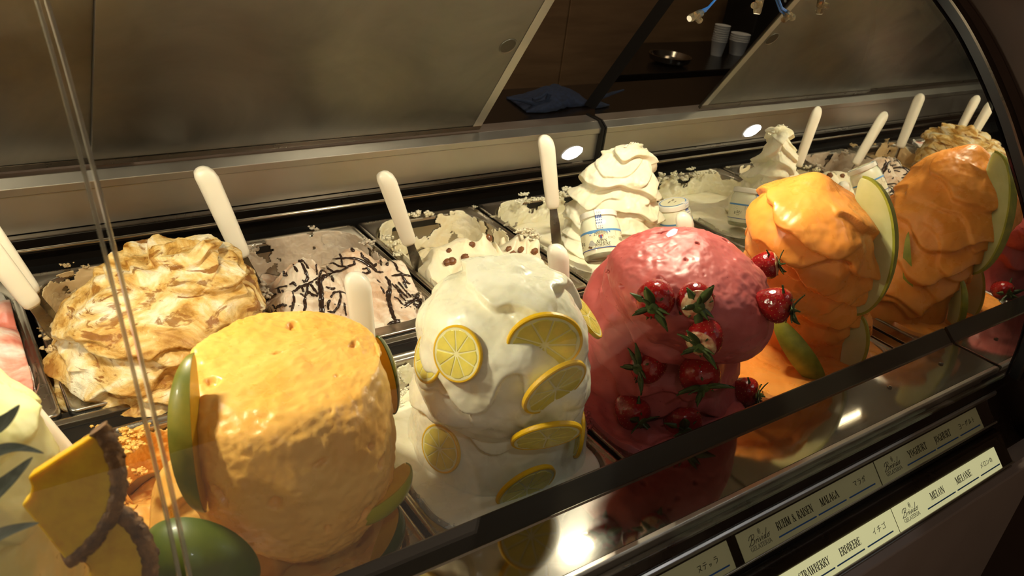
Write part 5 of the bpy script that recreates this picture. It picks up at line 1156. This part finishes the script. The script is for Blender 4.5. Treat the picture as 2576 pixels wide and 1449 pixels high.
    b0 = B(); ribbon(b0, [(.0105, .0290), (.0165, .0290), (.0165, .0310), (.0105, .0310), (.0105, .0290)], .0003, 0, .0001); ribbon(b0, [(.0200 + .0020 * math.cos(a), .0300 + .0020 * math.sin(a)) for a in np.linspace(0, 2 * math.pi, 16)], .0003, 0, .0001); wrapped(b0, 'badge', 'brown', t, .0006)
    # back of the label: lines of small print, 150 g and dates
    for s_, x in ((1, .037), (-1, -.037)):
        b0 = B()
        for i in range(7): ribbon(b0, [(x - .013, .0400 - i * .0012), (x + .010 - .003 * (i % 3), .0400 - i * .0012)], .0004, 0, .0001)
        wrapped(b0, 'small_print', 'brown', t, .0006)
        b0 = B(); ribbon(b0, [(x - .013, .0415), (x + .004, .0415)], .0007, 0, .0001); wrapped(b0, 'red_print', 'red', t, .0006)
        wrapped(text2('150 g', x, .0255, .0072), 'weight_lettering', 'ink', t, .0006)
        wrapped(text2('05.01', x, .0215, .0030), 'date_lettering', 'ink', t, .0006)
    # checked seal strip: white tape with blue squares
    pth = [(.0298, .0440), (.0312, .047), (.0308, .054), (.0294, .0600), (.0276, .0642), (.0291, .0668), (.0291, .0735), (.0284, .0756), (.0255, .0764), (.0180, .0764)]
    w_ = .0046; base = B(); chk = B()
    pp = hermite(np.linspace(0, 1, 26), np.linspace(0, 1, len(pth)), np.array(pth))
    for i in range(len(pp) - 1):
        (r0, z0), (r1, z1) = pp[i], pp[i + 1]
        base.add([(-w_, -r0 - .0003, z0), (w_, -r0 - .0003, z0), (w_, -r1 - .0003, z1), (-w_, -r1 - .0003, z1)], [(0, 1, 2, 3)])
        for j in range(7):
            a = -w_ + 2 * w_ * j / 7; c = a + 2 * w_ / 7
            if i % 2 == 0 or j % 2 == 0: 
                if i % 2 == 0 and j % 2 == 0 or (i + j) % 2 == 1: chk.add([(a, -r0 - .0005, z0), (c, -r0 - .0005, z0), (c, -r1 - .0005, z1), (a, -r1 - .0005, z1)], [(0, 1, 2, 3)])
    sl = base.obj('seal_strip', M['snow'], t); md = sl.modifiers.new('t', 'SOLIDIFY'); md.thickness = .0002
    chk.obj('checks', M['navy'], sl)['kind'] = 'stuff'
    return t
def stand(bot, top, front): 
    z = Vector(top) - Vector(bot); y = Vector(front) * -1
    z.normalize(); x = y.cross(z).normalized(); yy = z.cross(x); o = Vector(bot)
    return Matrix(((x.x, yy.x, z.x, o.x), (x.y, yy.y, z.y, o.y), (x.z, yy.z, z.z, o.z), (0, 0, 0, 1)))
jb = P(1521, 657, d=1.262); jt = P(1507, 560, d=1.272)
jar(stand(jb, jt, Vector(CAM) - Vector(jb) + Vector((0, 0, 0))), 'glass yoghurt jar with checked seal, label facing out, left of the yoghurt peak')
jt2 = np.array([1.084, 0.925, 0.082]); jb2 = np.array(P(1706, 606, y=0.905))
jar(stand(jb2, jt2, Vector((0.2, -0.98, 0))), 'glass yoghurt jar on the right of the yoghurt peak, lid tilted towards the strawberry mound')

# ================================================================== HOSES AND CONNECTORS hanging from the canopy
def connector(c, d1, d2, hoses, label):
    c = Vector(c); t = thing('hose_connector', label, 'connector', (c.x, c.y, c.z), 'clear hose connectors under the canopy'); b = B()
    d1, d2 = Vector(d1).normalized(), Vector(d2).normalized()
    b.tube([-d1 * .014, -d1 * .011, d1 * .011, d1 * .014], [.0056, .0066, .0066, .0056], 14); b.tube([Vector((0, 0, 0)), d2 * .016], [.0058, .0052], 14)
    b.obj('tee', M['clearplastic'], t, smooth=True)
    b = B(); b.tube([d1 * -.0135, d1 * -.0150], [.0050, .0050], 14); b.obj('cap', M['lid'], t, smooth=True)
    for i, (e, off) in enumerate(hoses):
        e = Vector(e) - c; o = Vector(off); b = B(); p0 = d1 * .006 + o
        b.tube([p0, p0 + d1 * .02, p0 + d1 * .04 + Vector((0, 0, .012)), e * .75 + o + Vector((0, 0, .0)), e + o], .0019, 10); b.obj('hose', M['blue'], t, smooth=True)
    return t
c1 = (1.068, 0.95, 0.401)
e1 = P(1960, -60, y=0.93)
connector(c1, Vector(P(1800, 15, y=.95)) - Vector(c1), Vector(P(1768, 62, y=.95)) - Vector(c1), [((1.165, .93, .507), (0, 0, .002)), ((1.160, .945, .507), (0, .003, -.002)), ((1.168, .915, .507), (.002, 0, .0045))], 'clear tee connector with three blue hoses, lower left of the hanging connectors')
c2 = (1.110, 0.864, 0.436)
connector(c2, (0.1, 0.1, 1), (-1, -.2, -.1), [((1.12, .87, .507), (0, 0, 0))], 'clear tee connector hanging from one blue hose near the mirror')

# ================================================================== BEHIND THE DOORS
wt = thing('back_counter', 'dark counter standing behind the case, seen through the gap', 'counter', (0.8, 1.55, -0.95))
bw = Matrix.Translation((-0.8, -1.55, 0.95))
B().box(-0.6, 2.4, 1.301, 1.52, -0.95, 0.098).obj('body', M['dark'], wt, mw=bw)
B().box(-0.6, 2.4, 1.303, 1.54, 0.098, 0.112).obj('worktop', M['worktop'], wt, bevel=0.002, mw=bw)
# folded cloth
def cloth():
    n, m_ = 60, 36; p0 = np.array(P(1292, 262, y=1.40)); V = []; c = np.array([*P(1385, 262, y=1.42)[:2], .113])
    for i in range(n):
        for j in range(m_):
            u, v_ = i / (n - 1) * 2 - 1, j / (m_ - 1) * 2 - 1; r = math.sqrt(max(0, 1 - (abs(u)**3 * .8 + abs(v_)**3 * .5)))
            z = .113 + .030 * max(0, 1 - u * u) * max(0, 1 - v_ * v_)**.6 + .010 * abs(float(fbm(u * 2.2, v_ * 2.6, .4, 3))) * (1 - u * u * .7)
            V.append((c[0] + u * .098 + .012 * v_, c[1] + v_ * .055 + .01 * math.sin(u * 3), z))
    F = [(i * m_ + j, (i + 1) * m_ + j, (i + 1) * m_ + j + 1, i * m_ + j + 1) for i in range(n - 1) for j in range(m_ - 1)]
    o = link('cloth', mesh('cloth', V, F), M['cloth']); md = o.modifiers.new('t', 'SOLIDIFY'); md.thickness = .003; md.offset = 1
    recenter(o, (c[0], c[1], .113)); tag(o, 'crumpled dark blue cloth lying behind the rear ledge in the gap', 'cloth')
    b = B(); q = [Vector(P(u, v_, y=1.375)) for u, v_ in ((1275, 247), (1310, 252), (1350, 262), (1372, 258), (1382, 238), (1376, 232), (1360, 245), (1340, 250))]
    b.tube(q, [.002, .004, .005, .005, .005, .004, .004, .003], 8); fo = b.obj('fold', M['cloth'], o, smooth=True); fo.data.transform(Matrix.Translation(-Vector(o.location)))
cloth()
# rear kitchen side, seen in the mirror
kc = thing('rear_cabinet', 'brown rear cabinet with dark worktop, seen reflected in the mirror', 'cabinet', (0.2, 2.1, -0.95)); kw = Matrix.Translation((-0.2, -2.1, 0.95))
B().box(-1.6, 0.95, 1.95, 2.295, -0.95, -0.06).obj('body', M['cabinet'], kc, mw=kw)
B().box(-1.62, 0.97, 1.90, 2.295, -0.06, 0.02).obj('worktop', M['worktop'], kc, bevel=0.004, mw=kw)
def Pm(u, v, y):
    p = P(u, v, y=y); return (2 * XM - p[0], p[1], p[2])
kp = Pm(1768, 205, 1.944); B().lathe([(.004, 0), (.004, .008), (.010, .012), (.010, .020), (.004, .023)], 16, frame((kp[0], 1.95, min(-.09, kp[2])), (0, -1, 0))).obj('knob', M['darkmetal'], kc, smooth=True, mw=kw)
def cupstack(u, v, n, r, label):
    p = Pm(u, v, 2.08); b0 = thing('cup_stack', label, 'cups', (p[0], p[1], .02), 'stacked cups on the rear cabinet')
    B().lathe([(r * .75, 0), (r, .05), (r * 1.04, .0515), (r * 1.04, .054)], 24).obj('cup', M['plasticwhite'], b0, smooth=True)
    me = b0.children[0].data
    for i in range(1, n): link('cup', me, None, b0, Matrix.Translation((0, 0, .008 * i)))
cupstack(1808, 110, 8, .028, 'stack of white paper cups on the rear cabinet, nearest the wall'); cupstack(1858, 110, 4, .036, 'shorter stack of wide white cups beside the tall stack')
p = Pm(1690, 122, 2.0); B().lathe([(.045, 0), (.07, .012), (.075, .03), (.07, .03), (.06, .014)], 28, Matrix.Translation((0, 0, 0))).obj('metal_dish', M['steel_bright'], smooth=True)
o = bpy.data.objects['metal_dish']; o.location = (p[0], p[1], .02); tag(o, 'round metal dish on the rear cabinet seen in the mirror', 'dish')
p = Pm(1905, 20, 2.15); t = thing('coffee_machine', 'brass and black machine on the rear cabinet seen in the mirror', 'machine', (p[0], 2.15, .02))
M['brass'] = mat('brass', '8a6a32', 0.3, 1.0, var=0.2)
B().box(-.09, .09, -.08, .08, 0, .34).obj('body', M['black'], t, bevel=.006); B().lathe([(.05, .34), (.05, .5), (.03, .52)], 24).obj('hopper', M['brass'], t, smooth=True)
for i in range(3): B().lathe([(.005, 0), (.005, .004)], 10, frame((-.05, -.081, .20 + .03 * i), (0, -1, 0))).obj('button', M['snow'], t)

# ================================================================== SHOP LIGHTS (their images show in the curved glass)
M['down_soft'] = emit_mat('soft_downlight_emitter', (1.0, 0.80, 0.58), 30)
def downlight(x, y, r, label, em='down'):
    t = thing('ceiling_downlight', label, 'downlight', (x, y, 1.9), 'round ceiling downlights of the shop')
    B().lathe([(r, 0), (r + .015, -.004), (r + .02, 0)], 28).obj('rim', M['steel_bright'], t, smooth=True)
    B().lathe([(r, -.002), (r, -.006)], 28).obj('diffuser', M[em], t)
def glass_bounce(u, v):
    """where on the ceiling a lamp must hang to be mirrored by the glass front at this spot"""
    g = GPs; n = np.gradient(g, axis=0); r = ray(u, v)
    best = None
    for i in range(len(g) - 1):
        a, c = g[i], g[i + 1]; M2 = np.array([[r[1], -(c[0] - a[0])], [r[2], -(c[1] - a[1])]]); s_ = np.linalg.solve(M2, np.array([a[0], a[1] - CAM[2]]))
        if 0 <= s_[1] <= 1 and s_[0] > 0:
            nn = np.array([0, -(c[1] - a[1]), c[0] - a[0]]); nn /= np.linalg.norm(nn); h_ = CAM + r * s_[0]; d = r - 2 * (r @ nn) * nn
            if d[2] > 0: best = h_ + d * (1.89 - h_[2]) / d[2]
            else: best = (h_, d)
    return best
SPOT = [('ceiling downlight over the customer side, nearest', .040), ('ceiling downlight over the customer side, further right', .042), ('ceiling downlight over the customer side, far corner', .026)]
for (u, v_), (lab, r) in zip(((1440, 382), (1893, 326), (1692, 594)), SPOT):
    q = glass_bounce(u, v_); downlight(float(q[0]), float(q[1]), r, lab)

downlight(1.35, 1.72, .15, 'large ceiling downlight behind the case', 'down_soft')
downlight(0.1, 1.72, .15, 'large ceiling downlight behind the case, further left', 'down_soft')
downlight(-0.6, -0.9, .05, 'ceiling downlight behind the viewer on the left')
